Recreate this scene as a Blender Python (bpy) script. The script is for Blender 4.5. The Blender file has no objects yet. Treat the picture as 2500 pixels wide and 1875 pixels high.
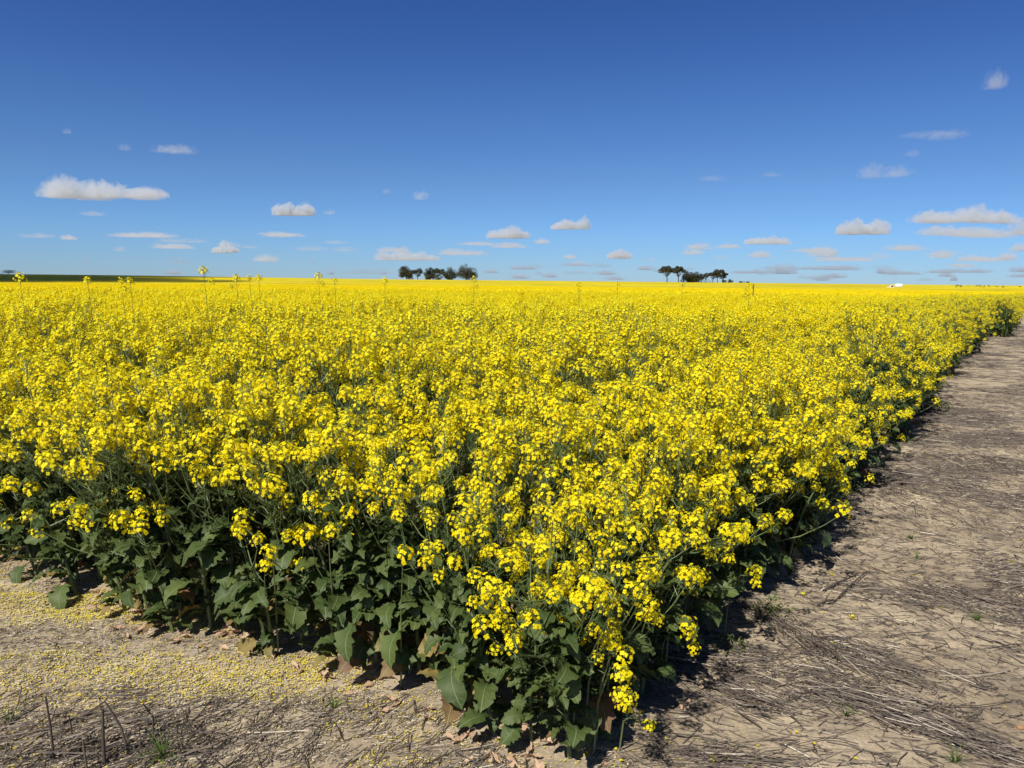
import bpy, math, random
import numpy as np
from mathutils import Matrix, Vector

sc = bpy.context.scene
R = math.radians

# ------------------------------------------------------------------ camera
CAM_H = 1.65
PITCH, ROLL = 7.67, 0.5
FPX = 1879.0                       # focal length in photo pixels (2500 wide)
cam_d = bpy.data.cameras.new("camera")
cam = bpy.data.objects.new("camera", cam_d)
sc.collection.objects.link(cam)
sc.camera = cam
cam_d.sensor_width = 36.0
cam_d.lens = 36.0 * FPX / 2500.0
cam_d.clip_start = 0.05
cam_d.clip_end = 300000.0
CAM_M = Matrix.Rotation(R(90 - PITCH), 4, 'X') @ Matrix.Rotation(R(ROLL), 4, 'Z')
cam.matrix_world = Matrix.Translation((0, 0, CAM_H)) @ CAM_M

# ------------------------------------------------------------------ world, sun, exposure
SUN_EL, SUN_AZ = 51.0, 33.0        # shadows fall SUN_AZ degrees to the right of straight ahead
world = bpy.data.worlds.new("World")
sc.world = world
world.use_nodes = True
wn, wl = world.node_tree.nodes, world.node_tree.links
sky = wn.new("ShaderNodeTexSky")
sky.sky_type = 'NISHITA'
sky.sun_disc = False
sky.sun_elevation = R(SUN_EL)
sky.sun_rotation = R(180 + SUN_AZ)
sky.altitude = 300
sky.air_density = 1.0
sky.dust_density = 0.0
sky.ozone_density = 3.0
bg = wn["Background"]
bg.inputs["Strength"].default_value = 0.0975
hs = wn.new("ShaderNodeHueSaturation")
hs.inputs["Saturation"].default_value = 1.12
wl.new(sky.outputs[0], hs.inputs["Color"])
# clear dry southern air: a deeper blue than the stock atmosphere, by elevation
wtc = wn.new("ShaderNodeTexCoord"); wsp = wn.new("ShaderNodeSeparateXYZ")
wl.new(wtc.outputs["Generated"], wsp.inputs[0])
wr = wn.new("ShaderNodeValToRGB")
wstops = [(0.0, (0.33, 0.53, 0.97)), (0.065, (0.352, 0.55, 0.92)), (0.125, (0.386, 0.527, 0.797)), (0.2, (0.353, 0.495, 0.764)), (0.28, (0.295, 0.425, 0.717)), (0.36, (0.25, 0.38, 0.66)), (0.75, (0.30, 0.37, 0.48))]
while len(wr.color_ramp.elements) < len(wstops): wr.color_ramp.elements.new(0.5)
for k_, (p_, c_) in enumerate(wstops):
    wr.color_ramp.elements[k_].position = p_; wr.color_ramp.elements[k_].color = (*c_, 1)
wl.new(wsp.outputs[2], wr.inputs[0])
wm_ = wn.new("ShaderNodeMixRGB"); wm_.blend_type = 'MULTIPLY'; wm_.inputs[0].default_value = 1.0
wl.new(hs.outputs[0], wm_.inputs[1]); wl.new(wr.outputs[0], wm_.inputs[2])
wl.new(wm_.outputs[0], bg.inputs[0])

sun_d = bpy.data.lights.new("sun", 'SUN')
sun_d.energy = 5.0
sun_d.angle = R(0.53)
sun_d.color = (1.0, 0.965, 0.90)
sun = bpy.data.objects.new("sun", sun_d)
sc.collection.objects.link(sun)
S = Vector((-math.sin(R(SUN_AZ)) * math.cos(R(SUN_EL)), -math.cos(R(SUN_AZ)) * math.cos(R(SUN_EL)), math.sin(R(SUN_EL))))
sun.rotation_euler = S.to_track_quat('Z', 'Y').to_euler()
sun.location = (0, 0, 60)

sc.view_settings.view_transform = 'Standard'
sc.view_settings.look = 'None'
sc.view_settings.exposure = 0.22
sc.view_settings.gamma = 1.0
sc.render.engine = 'CYCLES'
sc.render.resolution_x, sc.render.resolution_y = 1024, 768
sc.cycles.max_bounces = 8
sc.cycles.diffuse_bounces = 3
sc.cycles.glossy_bounces = 2
sc.cycles.transmission_bounces = 3
sc.cycles.volume_bounces = 6
sc.cycles.transparent_max_bounces = 8
sc.cycles.volume_step_rate = 0.4
sc.cycles.volume_max_steps = 256

# ------------------------------------------------------------------ helpers
COL = sc.collection.objects

def pix_ray(px, py):
    u, v = (px - 1250) / FPX, (937.5 - py) / FPX
    d = CAM_M.to_3x3() @ Vector((u, v, -1.0))
    return d

def pix_ground(px, py, z=0.0):
    d = pix_ray(px, py)
    t = (z - CAM_H) / d.z
    return Vector((d.x * t, d.y * t, z))

def pix_dist(px, py, dist):
    """point on the ray through a photo pixel at a horizontal distance"""
    d = pix_ray(px, py)
    t = dist / math.hypot(d.x, d.y)
    return Vector((d.x * t, d.y * t, CAM_H + d.z * t))

def tag(o, label=None, cat=None, group=None, kind=None):
    if label: o["label"] = label
    if cat: o["category"] = cat
    if group: o["group"] = group
    if kind: o["kind"] = kind
    return o

def empty(name, loc=(0, 0, 0), rz=0.0, scale=1.0):
    o = bpy.data.objects.new(name, None)
    COL.link(o)
    o.location = loc
    o.rotation_euler = (0, 0, rz)
    o.scale = (scale,) * 3
    o.empty_display_size = 0.1
    return o

def mesh_obj(name, me, parent=None, link=True):
    o = bpy.data.objects.new(name, me)
    if link: COL.link(o)
    if parent: o.parent = parent
    return o

class MB:
    """collects quads"""
    def __init__(s):
        s.V, s.F, s.M, s.U, s.C, s.n = [], [], [], [], [], 0
    def add(s, V, F, m=0, U=None, c=0.5):
        V = np.asarray(V, float).reshape(-1, 3)
        F = np.asarray(F, int).reshape(-1, 4)
        s.V.append(V); s.F.append(F + s.n)
        mm = np.full(len(F), m) if np.isscalar(m) else np.asarray(m)
        s.M.append(mm)
        s.U.append(np.zeros((len(F) * 4, 2)) if U is None else np.asarray(U))
        s.C.append(np.full(len(F), c) if np.isscalar(c) else np.asarray(c))
        s.n += len(V)
    def arrays(s):
        return (np.concatenate(s.V), np.concatenate(s.F), np.concatenate(s.M), np.concatenate(s.U), np.concatenate(s.C))
    def add_t(s, T, mat=None, m=None, c=None):
        V, F, M, U, C = T
        if mat is not None:
            A = np.array(mat)
            V = V @ A[:3, :3].T + A[:3, 3]
        s.add(V, F, M if m is None else m, U, C if c is None else c)
    def mesh(s, name, mats, smooth=False):
        V, F, M, U, C = s.arrays()
        me = bpy.data.meshes.new(name)
        me.vertices.add(len(V)); me.vertices.foreach_set("co", V.astype(np.float32).ravel())
        me.loops.add(len(F) * 4); me.loops.foreach_set("vertex_index", F.astype(np.int32).ravel())
        me.polygons.add(len(F)); me.polygons.foreach_set("loop_start", np.arange(0, len(F) * 4, 4, dtype=np.int32))
        me.polygons.foreach_set("material_index", M.astype(np.int32))
        me.polygons.foreach_set("use_smooth", np.full(len(F), smooth))
        uv = me.uv_layers.new(name="UVMap")
        uv.data.foreach_set("uv", U.astype(np.float32).ravel())
        at = me.attributes.new("tone", 'FLOAT', 'FACE')
        at.data.foreach_set("value", C.astype(np.float32))
        for m in mats: me.materials.append(m)
        me.update(calc_edges=True)
        me.validate()
        return me

def frame(d):
    d = d / (np.linalg.norm(d) + 1e-12)
    a = np.array([0, 0, 1.0]) if abs(d[2]) < .9 else np.array([1.0, 0, 0])
    x = np.cross(a, d); x /= np.linalg.norm(x)
    return x, np.cross(d, x), d

def tube(P, r, k=4):
    """quads of a tube through points P with radii r"""
    P = np.asarray(P, float); n = len(P)
    r = np.broadcast_to(r, n)
    ang = np.arange(k) * 2 * math.pi / k
    V = []
    for i in range(n):
        d = P[min(i + 1, n - 1)] - P[max(i - 1, 0)]
        x, y, _ = frame(d)
        V.append(P[i] + r[i] * (np.outer(np.cos(ang), x) + np.outer(np.sin(ang), y)))
    V = np.concatenate(V)
    F = [(i * k + j, i * k + (j + 1) % k, (i + 1) * k + (j + 1) % k, (i + 1) * k + j) for i in range(n - 1) for j in range(k)]
    return V, F

def mat_from(pos, d, roll=0.0, s=1.0):
    x, y, z = frame(np.asarray(d, float))
    c, q = math.cos(roll), math.sin(roll)
    X, Y = c * x + q * y, -q * x + c * y
    M = np.eye(4)
    M[:3, 0], M[:3, 1], M[:3, 2] = X * s, Y * s, z * s
    M[:3, 3] = pos
    return M

def vnoise(x, y, seed=0):
    """value noise in numpy"""
    xi, yi = np.floor(x).astype(np.int64), np.floor(y).astype(np.int64)
    xf, yf = x - xi, y - yi
    xf, yf = xf * xf * (3 - 2 * xf), yf * yf * (3 - 2 * yf)
    def h(a, b):
        n = (a * 374761393 + b * 668265263 + seed * 1442695041) & 0xffffffff
        n = ((n ^ (n >> 13)) * 1274126177) & 0xffffffff
        return ((n ^ (n >> 16)) & 0xffff) / 65535.0
    return ((h(xi, yi) * (1 - xf) + h(xi + 1, yi) * xf) * (1 - yf) + (h(xi, yi + 1) * (1 - xf) + h(xi + 1, yi + 1) * xf) * yf) * 2 - 1

def fbm(x, y, oct=4, seed=0):
    s, a = 0, 1.0
    for i in range(oct):
        s = s + a * vnoise(x * 2 ** i, y * 2 ** i, seed + i * 17); a *= .5
    return s

# ------------------------------------------------------------------ materials
def new_mat(name):
    m = bpy.data.materials.new(name); m.use_nodes = True
    nt = m.node_tree; nt.nodes.clear()
    return m, nt.nodes, nt.links

def ramp(N, stops):
    r = N.new("ShaderNodeValToRGB")
    e = r.color_ramp.elements
    while len(e) < len(stops): e.new(0.5)
    for k, (p, c) in enumerate(stops):
        e[k].position = p; e[k].color = (*c, 1)
    return r

def leafy(name, stops, transl=0.3, rough=0.6, veins=False, spec=0.3, noise_scale=None, blemish=None):
    m, N, L = new_mat(name)
    out = N.new("ShaderNodeOutputMaterial")
    pb = N.new("ShaderNodeBsdfPrincipled")
    pb.inputs["Roughness"].default_value = rough
    pb.inputs["Specular IOR Level"].default_value = spec
    at = N.new("ShaderNodeAttribute"); at.attribute_name = "tone"
    oi = N.new("ShaderNodeObjectInfo")
    ad = N.new("ShaderNodeMath"); ad.operation = 'MULTIPLY_ADD'
    L.new(oi.outputs["Random"], ad.inputs[0]); ad.inputs[1].default_value = 0.3
    L.new(at.outputs["Fac"], ad.inputs[2])
    sub = N.new("ShaderNodeMath"); sub.operation = 'SUBTRACT'; sub.inputs[1].default_value = 0.15
    L.new(ad.outputs[0], sub.inputs[0])
    src = sub.outputs[0]
    if noise_scale:
        tc = N.new("ShaderNodeTexCoord")
        no = N.new("ShaderNodeTexNoise"); no.inputs["Scale"].default_value = noise_scale; no.inputs["Detail"].default_value = 3
        L.new(tc.outputs["Object"], no.inputs["Vector"])
        a2 = N.new("ShaderNodeMath"); a2.operation = 'MULTIPLY_ADD'; a2.inputs[1].default_value = 0.5
        L.new(no.outputs["Fac"], a2.inputs[0])
        a3 = N.new("ShaderNodeMath"); a3.operation = 'SUBTRACT'; a3.inputs[1].default_value = 0.25
        L.new(src, a3.inputs[0]); L.new(a3.outputs[0], a2.inputs[2]); src = a2.outputs[0]
    r = ramp(N, stops); L.new(src, r.inputs[0])
    col = r.outputs[0]
    if blemish:
        tc = N.new("ShaderNodeTexCoord")
        no = N.new("ShaderNodeTexNoise"); no.inputs["Scale"].default_value = 22; no.inputs["Detail"].default_value = 4
        L.new(tc.outputs["Object"], no.inputs["Vector"])
        br = ramp(N, [(0.0, (0, 0, 0)), (0.62, (0, 0, 0)), (0.72, (1, 1, 1))]); L.new(no.outputs["Fac"], br.inputs[0])
        mx = N.new("ShaderNodeMixRGB"); mx.inputs[2].default_value = (*blemish, 1)
        L.new(br.outputs[0], mx.inputs[0]); L.new(col, mx.inputs[1]); col = mx.outputs[0]
    if veins:
        uv = N.new("ShaderNodeUVMap")
        sx = N.new("ShaderNodeSeparateXYZ"); L.new(uv.outputs[0], sx.inputs[0])
        ab = N.new("ShaderNodeMath"); ab.operation = 'ABSOLUTE'; L.new(sx.outputs[0], ab.inputs[0])
        mr = N.new("ShaderNodeMapRange"); mr.inputs["From Min"].default_value = 0.02; mr.inputs["From Max"].default_value = 0.06
        mr.inputs["To Min"].default_value = 1; mr.inputs["To Max"].default_value = 0
        L.new(ab.outputs[0], mr.inputs["Value"])
        # side veins: sin((v - |u|*0.35)*k)
        m1 = N.new("ShaderNodeMath"); m1.operation = 'MULTIPLY_ADD'; m1.inputs[1].default_value = -0.28
        L.new(ab.outputs[0], m1.inputs[0]); L.new(sx.outputs[1], m1.inputs[2])
        m2 = N.new("ShaderNodeMath"); m2.operation = 'MULTIPLY'; m2.inputs[1].default_value = 44; L.new(m1.outputs[0], m2.inputs[0])
        m3 = N.new("ShaderNodeMath"); m3.operation = 'SINE'; L.new(m2.outputs[0], m3.inputs[0])
        m4 = N.new("ShaderNodeMapRange"); m4.inputs["From Min"].default_value = 0.93; m4.inputs["From Max"].default_value = 1.0
        m4.inputs["To Max"].default_value = 0.45
        L.new(m3.outputs[0], m4.inputs["Value"])
        mxx = N.new("ShaderNodeMath"); mxx.operation = 'MAXIMUM'
        L.new(mr.outputs[0], mxx.inputs[0]); L.new(m4.outputs[0], mxx.inputs[1])
        mx = N.new("ShaderNodeMixRGB"); mx.inputs[2].default_value = (0.30, 0.36, 0.16, 1)
        fm = N.new("ShaderNodeMath"); fm.operation = 'MULTIPLY'; fm.inputs[1].default_value = 0.42
        L.new(mxx.outputs[0], fm.inputs[0]); L.new(fm.outputs[0], mx.inputs[0]); L.new(col, mx.inputs[1]); col = mx.outputs[0]
        bp = N.new("ShaderNodeBump"); bp.inputs["Strength"].default_value = 0.5; bp.inputs["Distance"].default_value = 0.003
        L.new(mxx.outputs[0], bp.inputs["Height"]); L.new(bp.outputs[0], pb.inputs["Normal"])
    L.new(col, pb.inputs["Base Color"])
    if transl > 0:
        tr = N.new("ShaderNodeBsdfTranslucent"); L.new(col, tr.inputs[0])
        mix = N.new("ShaderNodeMixShader"); mix.inputs[0].default_value = transl
        L.new(pb.outputs[0], mix.inputs[1]); L.new(tr.outputs[0], mix.inputs[2]); L.new(mix.outputs[0], out.inputs[0])
    else:
        L.new(pb.outputs[0], out.inputs[0])
    return m

M_PETAL = leafy("canola_petal", [(0.0, (0.88, 0.65, 0.004)), (0.5, (0.95, 0.79, 0.006)), (1.0, (0.97, 0.86, 0.025))], transl=0.38, rough=0.6, spec=0.15)
M_BUD = leafy("canola_bud", [(0.0, (0.22, 0.30, 0.03)), (1.0, (0.55, 0.55, 0.04))], transl=0.1)
M_STEM = leafy("canola_stem", [(0.0, (0.06, 0.085, 0.03)), (0.6, (0.105, 0.15, 0.05)), (1.0, (0.17, 0.20, 0.08))], transl=0.0, rough=0.5, spec=0.35)
M_LEAF = leafy("canola_leaf", [(0.0, (0.022, 0.038, 0.010)), (0.4, (0.050, 0.078, 0.020)), (0.75, (0.108, 0.142, 0.036)), (1.0, (0.24, 0.23, 0.06))], transl=0.2, rough=0.55, veins=True, spec=0.3, noise_scale=7)
M_LEAFOLD = leafy("ageing_leaf", [(0.0, (0.08, 0.03, 0.032)), (0.35, (0.17, 0.09, 0.05)), (0.6, (0.28, 0.20, 0.06)), (0.8, (0.15, 0.15, 0.05)), (1.0, (0.08, 0.10, 0.035))], transl=0.22, rough=0.6, veins=True, noise_scale=9)
M_DRY = leafy("dried_leaf", [(0.0, (0.22, 0.10, 0.07)), (0.45, (0.44, 0.29, 0.18)), (0.75, (0.58, 0.42, 0.27)), (1.0, (0.66, 0.53, 0.36))], transl=0.12, rough=0.8, noise_scale=25)
M_STRAW = leafy("straw", [(0.0, (0.035, 0.027, 0.022)), (0.45, (0.11, 0.085, 0.066)), (0.8, (0.26, 0.21, 0.16)), (1.0, (0.62, 0.55, 0.42))], transl=0.0, rough=0.7)
M_GRASS = leafy("grass_blade", [(0.0, (0.05, 0.10, 0.015)), (1.0, (0.16, 0.22, 0.05))], transl=0.25)
M_EUCL = leafy("eucalypt_leaf", [(0.0, (0.026, 0.030, 0.018)), (0.6, (0.05, 0.056, 0.03)), (1.0, (0.115, 0.10, 0.055))], transl=0.08, rough=0.6)
M_BARK = leafy("bark", [(0.0, (0.05, 0.04, 0.032)), (1.0, (0.14, 0.11, 0.085))], transl=0, rough=0.9, noise_scale=4)

def plain(name, col, rough=0.5, metal=0.0):
    m, N, L = new_mat(name)
    out = N.new("ShaderNodeOutputMaterial"); pb = N.new("ShaderNodeBsdfPrincipled")
    no = N.new("ShaderNodeTexNoise"); no.inputs["Scale"].default_value = 6
    mx = N.new("ShaderNodeMixRGB"); mx.inputs[1].default_value = (*col, 1); mx.inputs[2].default_value = (*[c * .8 for c in col], 1)
    L.new(no.outputs["Fac"], mx.inputs[0]); L.new(mx.outputs[0], pb.inputs["Base Color"])
    pb.inputs["Roughness"].default_value = rough; pb.inputs["Metallic"].default_value = metal
    L.new(pb.outputs[0], out.inputs[0])
    return m

M_WHITE = plain("white_paint", (0.80, 0.80, 0.78), 0.35)
M_GLASSD = plain("dark_window", (0.02, 0.02, 0.025), 0.1)
M_RUBBER = plain("rubber", (0.02, 0.02, 0.02), 0.8)
M_BIRD = plain("black_feather", (0.018, 0.012, 0.013), 0.5)
M_STONE = leafy("pebble", [(0.0, (0.22, 0.13, 0.08)), (0.5, (0.38, 0.20, 0.10)), (1.0, (0.45, 0.38, 0.30))], transl=0, rough=0.8)

# soil: dry sandy loam with chaff flecks and darker trash patches
def soil_material():
    m, N, L = new_mat("sandy_soil")
    out = N.new("ShaderNodeOutputMaterial"); pb = N.new("ShaderNodeBsdfPrincipled")
    pb.inputs["Roughness"].default_value = 0.95; pb.inputs["Specular IOR Level"].default_value = 0.1
    geo = N.new("ShaderNodeNewGeometry")
    def noise(scale, det=5, rough=0.6, vec=None, dist=0.0):
        n = N.new("ShaderNodeTexNoise"); n.inputs["Scale"].default_value = scale; n.inputs["Detail"].default_value = det
        n.inputs["Roughness"].default_value = rough; n.inputs["Distortion"].default_value = dist
        L.new(vec or geo.outputs["Position"], n.inputs["Vector"]); return n.outputs["Fac"]
    def mix(f, a, b, mode='MIX'):
        x = N.new("ShaderNodeMixRGB"); x.blend_type = mode
        if isinstance(f, float): x.inputs[0].default_value = f
        else: L.new(f, x.inputs[0])
        for s_, v in ((1, a), (2, b)):
            if isinstance(v, tuple): x.inputs[s_].default_value = (*v, 1)
            else: L.new(v, x.inputs[s_])
        return x.outputs[0]
    base = ramp(N, [(0.3, (0.31, 0.24, 0.16)), (0.5, (0.42, 0.335, 0.225)), (0.72, (0.54, 0.435, 0.30))])
    L.new(noise(1.3, 6, 0.65), base.inputs[0])
    grit = ramp(N, [(0.35, (0.72, 0.72, 0.72)), (0.6, (1.08, 1.08, 1.08))]); L.new(noise(60, 5, 0.75), grit.inputs[0])
    c = mix(1.0, base.outputs[0], grit.outputs[0], 'MULTIPLY')
    # flattened dark trash, elongated across the strip
    mp = N.new("ShaderNodeMapping"); mp.inputs["Rotation"].default_value = (0, 0, R(12)); mp.inputs["Scale"].default_value = (1.0, 1.8, 1)
    L.new(geo.outputs["Position"], mp.inputs["Vector"])
    tr = ramp(N, [(0.50, (0, 0, 0)), (0.66, (1, 1, 1))]); L.new(noise(2.6, 7, 0.7, mp.outputs[0]), tr.inputs[0])
    f1 = N.new("ShaderNodeMath"); f1.operation = 'MULTIPLY'; f1.inputs[1].default_value = 0.5; L.new(tr.outputs[0], f1.inputs[0])
    c = mix(f1.outputs[0], c, (0.105, 0.085, 0.07))
    mp2 = N.new("ShaderNodeMapping"); mp2.inputs["Rotation"].default_value = (0, 0, R(8)); mp2.inputs["Scale"].default_value = (1.0, 2.2, 1)
    L.new(geo.outputs["Position"], mp2.inputs["Vector"])
    fb = ramp(N, [(0.57, (0, 0, 0)), (0.64, (1, 1, 1))]); L.new(noise(26, 4, 0.7, mp2.outputs[0]), fb.inputs[0])
    f2 = N.new("ShaderNodeMath"); f2.operation = 'MULTIPLY'; f2.inputs[1].default_value = 0.5; L.new(fb.outputs[0], f2.inputs[0])
    c = mix(f2.outputs[0], c, (0.09, 0.07, 0.055))
    L.new(c, pb.inputs["Base Color"])
    bp = N.new("ShaderNodeBump"); bp.inputs["Strength"].default_value = 0.8; bp.inputs["Distance"].default_value = 0.012
    L.new(noise(45, 6, 0.75), bp.inputs["Height"]); L.new(bp.outputs[0], pb.inputs["Normal"])
    L.new(pb.outputs[0], out.inputs[0])
    return m
M_SOIL = soil_material()

def far_crop_material():
    m, N, L = new_mat("far_canola_bloom")
    out = N.new("ShaderNodeOutputMaterial"); pb = N.new("ShaderNodeBsdfPrincipled")
    pb.inputs["Roughness"].default_value = 0.9; pb.inputs["Specular IOR Level"].default_value = 0.1
    geo = N.new("ShaderNodeNewGeometry")
    mp = N.new("ShaderNodeMapping"); mp.inputs["Scale"].default_value = (0.25, 1.0, 1); L.new(geo.outputs["Position"], mp.inputs["Vector"])
    n1 = N.new("ShaderNodeTexNoise"); n1.inputs["Scale"].default_value = 0.05; n1.inputs["Detail"].default_value = 9; n1.inputs["Roughness"].default_value = 0.72
    L.new(mp.outputs[0], n1.inputs["Vector"])
    r = ramp(N, [(0.34, (0.34, 0.27, 0.014)), (0.5, (0.56, 0.445, 0.010)), (0.66, (0.70, 0.57, 0.012))]); L.new(n1.outputs["Fac"], r.inputs[0])  # bloom yellows darkened: the canopy's inner shadows are averaged into the colour
    L.new(r.outputs[0], pb.inputs["Base Color"])
    L.new(pb.outputs[0], out.inputs[0])
    return m
M_FAR = far_crop_material()

# ------------------------------------------------------------------ terrain
# long gentle dip after the near rise, a far rise carrying the trees, a low hill to the left
_yr = np.array([0, 25, 60, 110, 160, 250, 400, 600, 900, 1500, 4000, 90000.])
_yz = np.array([0, 0, -.35, -.95, -1.2, -.95, -.3, .15, -1.4, -8.0, -30, -60.])
def terrain(x, y):
    r = np.hypot(x, y)
    z = np.interp(np.sqrt(r), np.sqrt(_yr), _yz)
    # left hill
    g = 5.0 * np.exp(-(((x + 640) / 330) ** 2 + ((y - 900) / 260) ** 2)) + 1.3 * np.exp(-(((x + 250) / 330) ** 2 + ((y - 900) / 260) ** 2))
    # right side sits a little lower
    z = z + g - .3 * np.clip((x - 150) / 300, 0, 1) * np.clip((r - 300) / 300, 0, 1)
    return z

def edge_pts():
    C = np.array([0.215, 2.475])
    e1 = np.array([0.552, 0.834]); e2 = np.array([-0.871, 0.490])
    return C, e1 / np.linalg.norm(e1), e2 / np.linalg.norm(e2)
C0, E1, E2 = edge_pts()
N1 = np.array([E1[1], -E1[0]])     # outward, right edge
N2 = np.array([-E2[1], E2[0]])     # outward, left edge
STEP_AT = 27.5                     # along the right edge the crop steps out 1.1 m
def wob1(s): return 0.16 * vnoise(s * 0.8, 0 * s, 5) + 0.06 * vnoise(s * 2.7, 0 * s, 9)
def wob2(s): return 0.14 * vnoise(s * 0.9, 0 * s, 15) + 0.06 * vnoise(s * 3.1, 0 * s, 19)
def inside(x, y):
    """signed distance inside the crop (positive inside) from both edges"""
    px, py = x - C0[0], y - C0[1]
    s1 = px * E1[0] + py * E1[1]; d1 = -(px * N1[0] + py * N1[1]) + wob1(s1) + np.where(s1 > STEP_AT, 0.7, 0.0)
    s2 = px * E2[0] + py * E2[1]; d2 = -(px * N2[0] + py * N2[1]) + wob2(s2)
    return d1, d2

def axis(lo, hi, step, far, grow=1.13):
    a = list(np.arange(lo, hi + step * .5, step)); d = step; v = hi
    while v < far: d *= grow; v += d; a.append(v)
    d = step; v = lo; b = []
    while v > -far: d *= grow; v -= d; b.append(v)
    return np.array(b[::-1] + a)

def grid_mesh(name, X, Y, zf, mat, smooth=True):
    gx, gy = np.meshgrid(X, Y)
    V = np.stack([gx.ravel(), gy.ravel(), zf(gx, gy).ravel()], 1)
    nx, ny = len(X), len(Y)
    i = (np.arange(ny - 1)[:, None] * nx + np.arange(nx - 1)[None]).ravel()
    F = np.stack([i, i + 1, i + nx + 1, i + nx], 1)
    b = MB(); b.add(V, F)
    return b.mesh(name, [mat], smooth)

def micro(x, y):
    near = np.clip(1 - (np.hypot(x, y) - 9) / 6, 0, 1)
    return near * (0.016 * fbm(x * 2.2, y * 2.2, 3, 3) + 0.008 * fbm(x * 13, y * 13, 3, 8))
def ground_z(x, y):
    x = np.asarray(x, float); y = np.asarray(y, float)
    return terrain(x, y) + micro(x, y)
gx = axis(-4.2, 7.5, 0.028, 60000, 1.16); gy = axis(1.6, 8.0, 0.028, 60000, 1.16)
ground = mesh_obj("ground", grid_mesh("ground", gx, gy, ground_z, M_SOIL))
tag(ground, "dry sandy soil strip beside the crop with trampled stubble", "ground", kind="structure")
# ------------------------------------------------------------------ flower, head, leaf templates
def flower_t(s=1.0, quads=True):
    b = MB()
    if quads:
        for k in range(4):
            a = k * math.pi / 2
            c, q = math.cos(a), math.sin(a)
            P = np.array([[.0008, -.0009, 0], [.0008, .0009, 0], [.0055, .0046, .0012], [.0055, -.0046, .0012], [.0096, .0028, .0002], [.0096, -.0028, .0002]]) * s
            P = np.stack([P[:, 0] * c - P[:, 1] * q, P[:, 0] * q + P[:, 1] * c, P[:, 2]], 1)
            b.add(P, [(0, 3, 2, 1), (3, 5, 4, 2)])
    return b.arrays()

def head_t(rng, lod=0):
    """flower head round a short axis; materials: 0 petal, 1 bud, 2 stem"""
    b = MB()
    if lod == 0:
        nf = rng.integers(20, 29)
        ft = flower_t()
        for i in range(nf):
            f = i / nf
            az = i * 2.4 + rng.normal(0, .25)
            tilt = R(82 - 62 * f + rng.normal(0, 10))            # from the axis
            h = -.020 + .032 * f + rng.normal(0, .004)
            rad = .034 * (1 - .45 * f) + rng.normal(0, .004)
            o = np.array([math.cos(az) * rad, math.sin(az) * rad, h + .016 * f]) * rng.uniform(.8, 1.25)
            d = np.array([math.cos(az) * math.sin(tilt), math.sin(az) * math.sin(tilt), math.cos(tilt)])
            b.add_t(ft, mat_from(o, d, rng.uniform(0, 6.28), rng.uniform(.72, 1.08)), c=float(rng.uniform(.2, .95)))
            V, F = tube([np.array([0, 0, h - .012]), o - d * .0005], [.0006, .0005], 3)
            b.add(V, F, 2, c=.8)
        for i in range(11):
            az = i * 2.4; f = i / 11
            o = np.array([math.cos(az) * .009 * (1 - f * .6), math.sin(az) * .009 * (1 - f * .6), .018 + .012 * f])
            d = np.array([math.cos(az) * .6, math.sin(az) * .6, 1.2]); d /= np.linalg.norm(d)
            V, F = tube([o, o + d * .004, o + d * .008], [.0008, .0022, .0006], 4)
            b.add(V, F, 1, c=float(rng.uniform(.1, .9)))
        V, F = tube([np.array([0, 0, -.05]), np.array([0, 0, .02])], [.0013, .0009], 3)
        b.add(V, F, 2)
    elif lod == 1:
        for i in range(17):
            f = i / 17; az = i * 2.4 + rng.normal(0, .3)
            tilt = R(82 - 62 * f + rng.normal(0, 12)); rad = .030 * (1 - .42 * f)
            o = np.array([math.cos(az) * rad, math.sin(az) * rad, -.02 + .045 * f])
            d = np.array([math.cos(az) * math.sin(tilt), math.sin(az) * math.sin(tilt), math.cos(tilt)])
            A = mat_from(o, d, rng.uniform(0, 6.28), 1.0); s = .0078
            P = np.array([[-s, -s * .6, 0], [s, -s * .6, .001], [s, s * .6, 0], [-s, s * .6, .001]])
            b.add(P @ A[:3, :3].T + A[:3, 3], [(0, 1, 2, 3)], 0, c=float(rng.uniform(.25, .95)))
        s = .006
        b.add([[-s, -s, .028], [s, -s, .03], [s, s, .028], [-s, s, .03]], [(0, 1, 2, 3)], 1)
    else:
        for i in range(6):
            az = i * 1.05 + rng.normal(0, .3); tilt = R(rng.uniform(15, 80))
            d = np.array([math.cos(az) * math.sin(tilt), math.sin(az) * math.sin(tilt), math.cos(tilt)])
            o = d * .022
            A = mat_from(o, d, rng.uniform(0, 6.28), 1.0); s = .015
            P = np.array([[-s, -s, 0], [s, -s, .004], [s, s, 0], [-s, s, .004]])
            b.add(P @ A[:3, :3].T + A[:3, 3], [(0, 1, 2, 3)], 0, c=float(rng.uniform(.25, .95)))
    return b.arrays()

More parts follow.
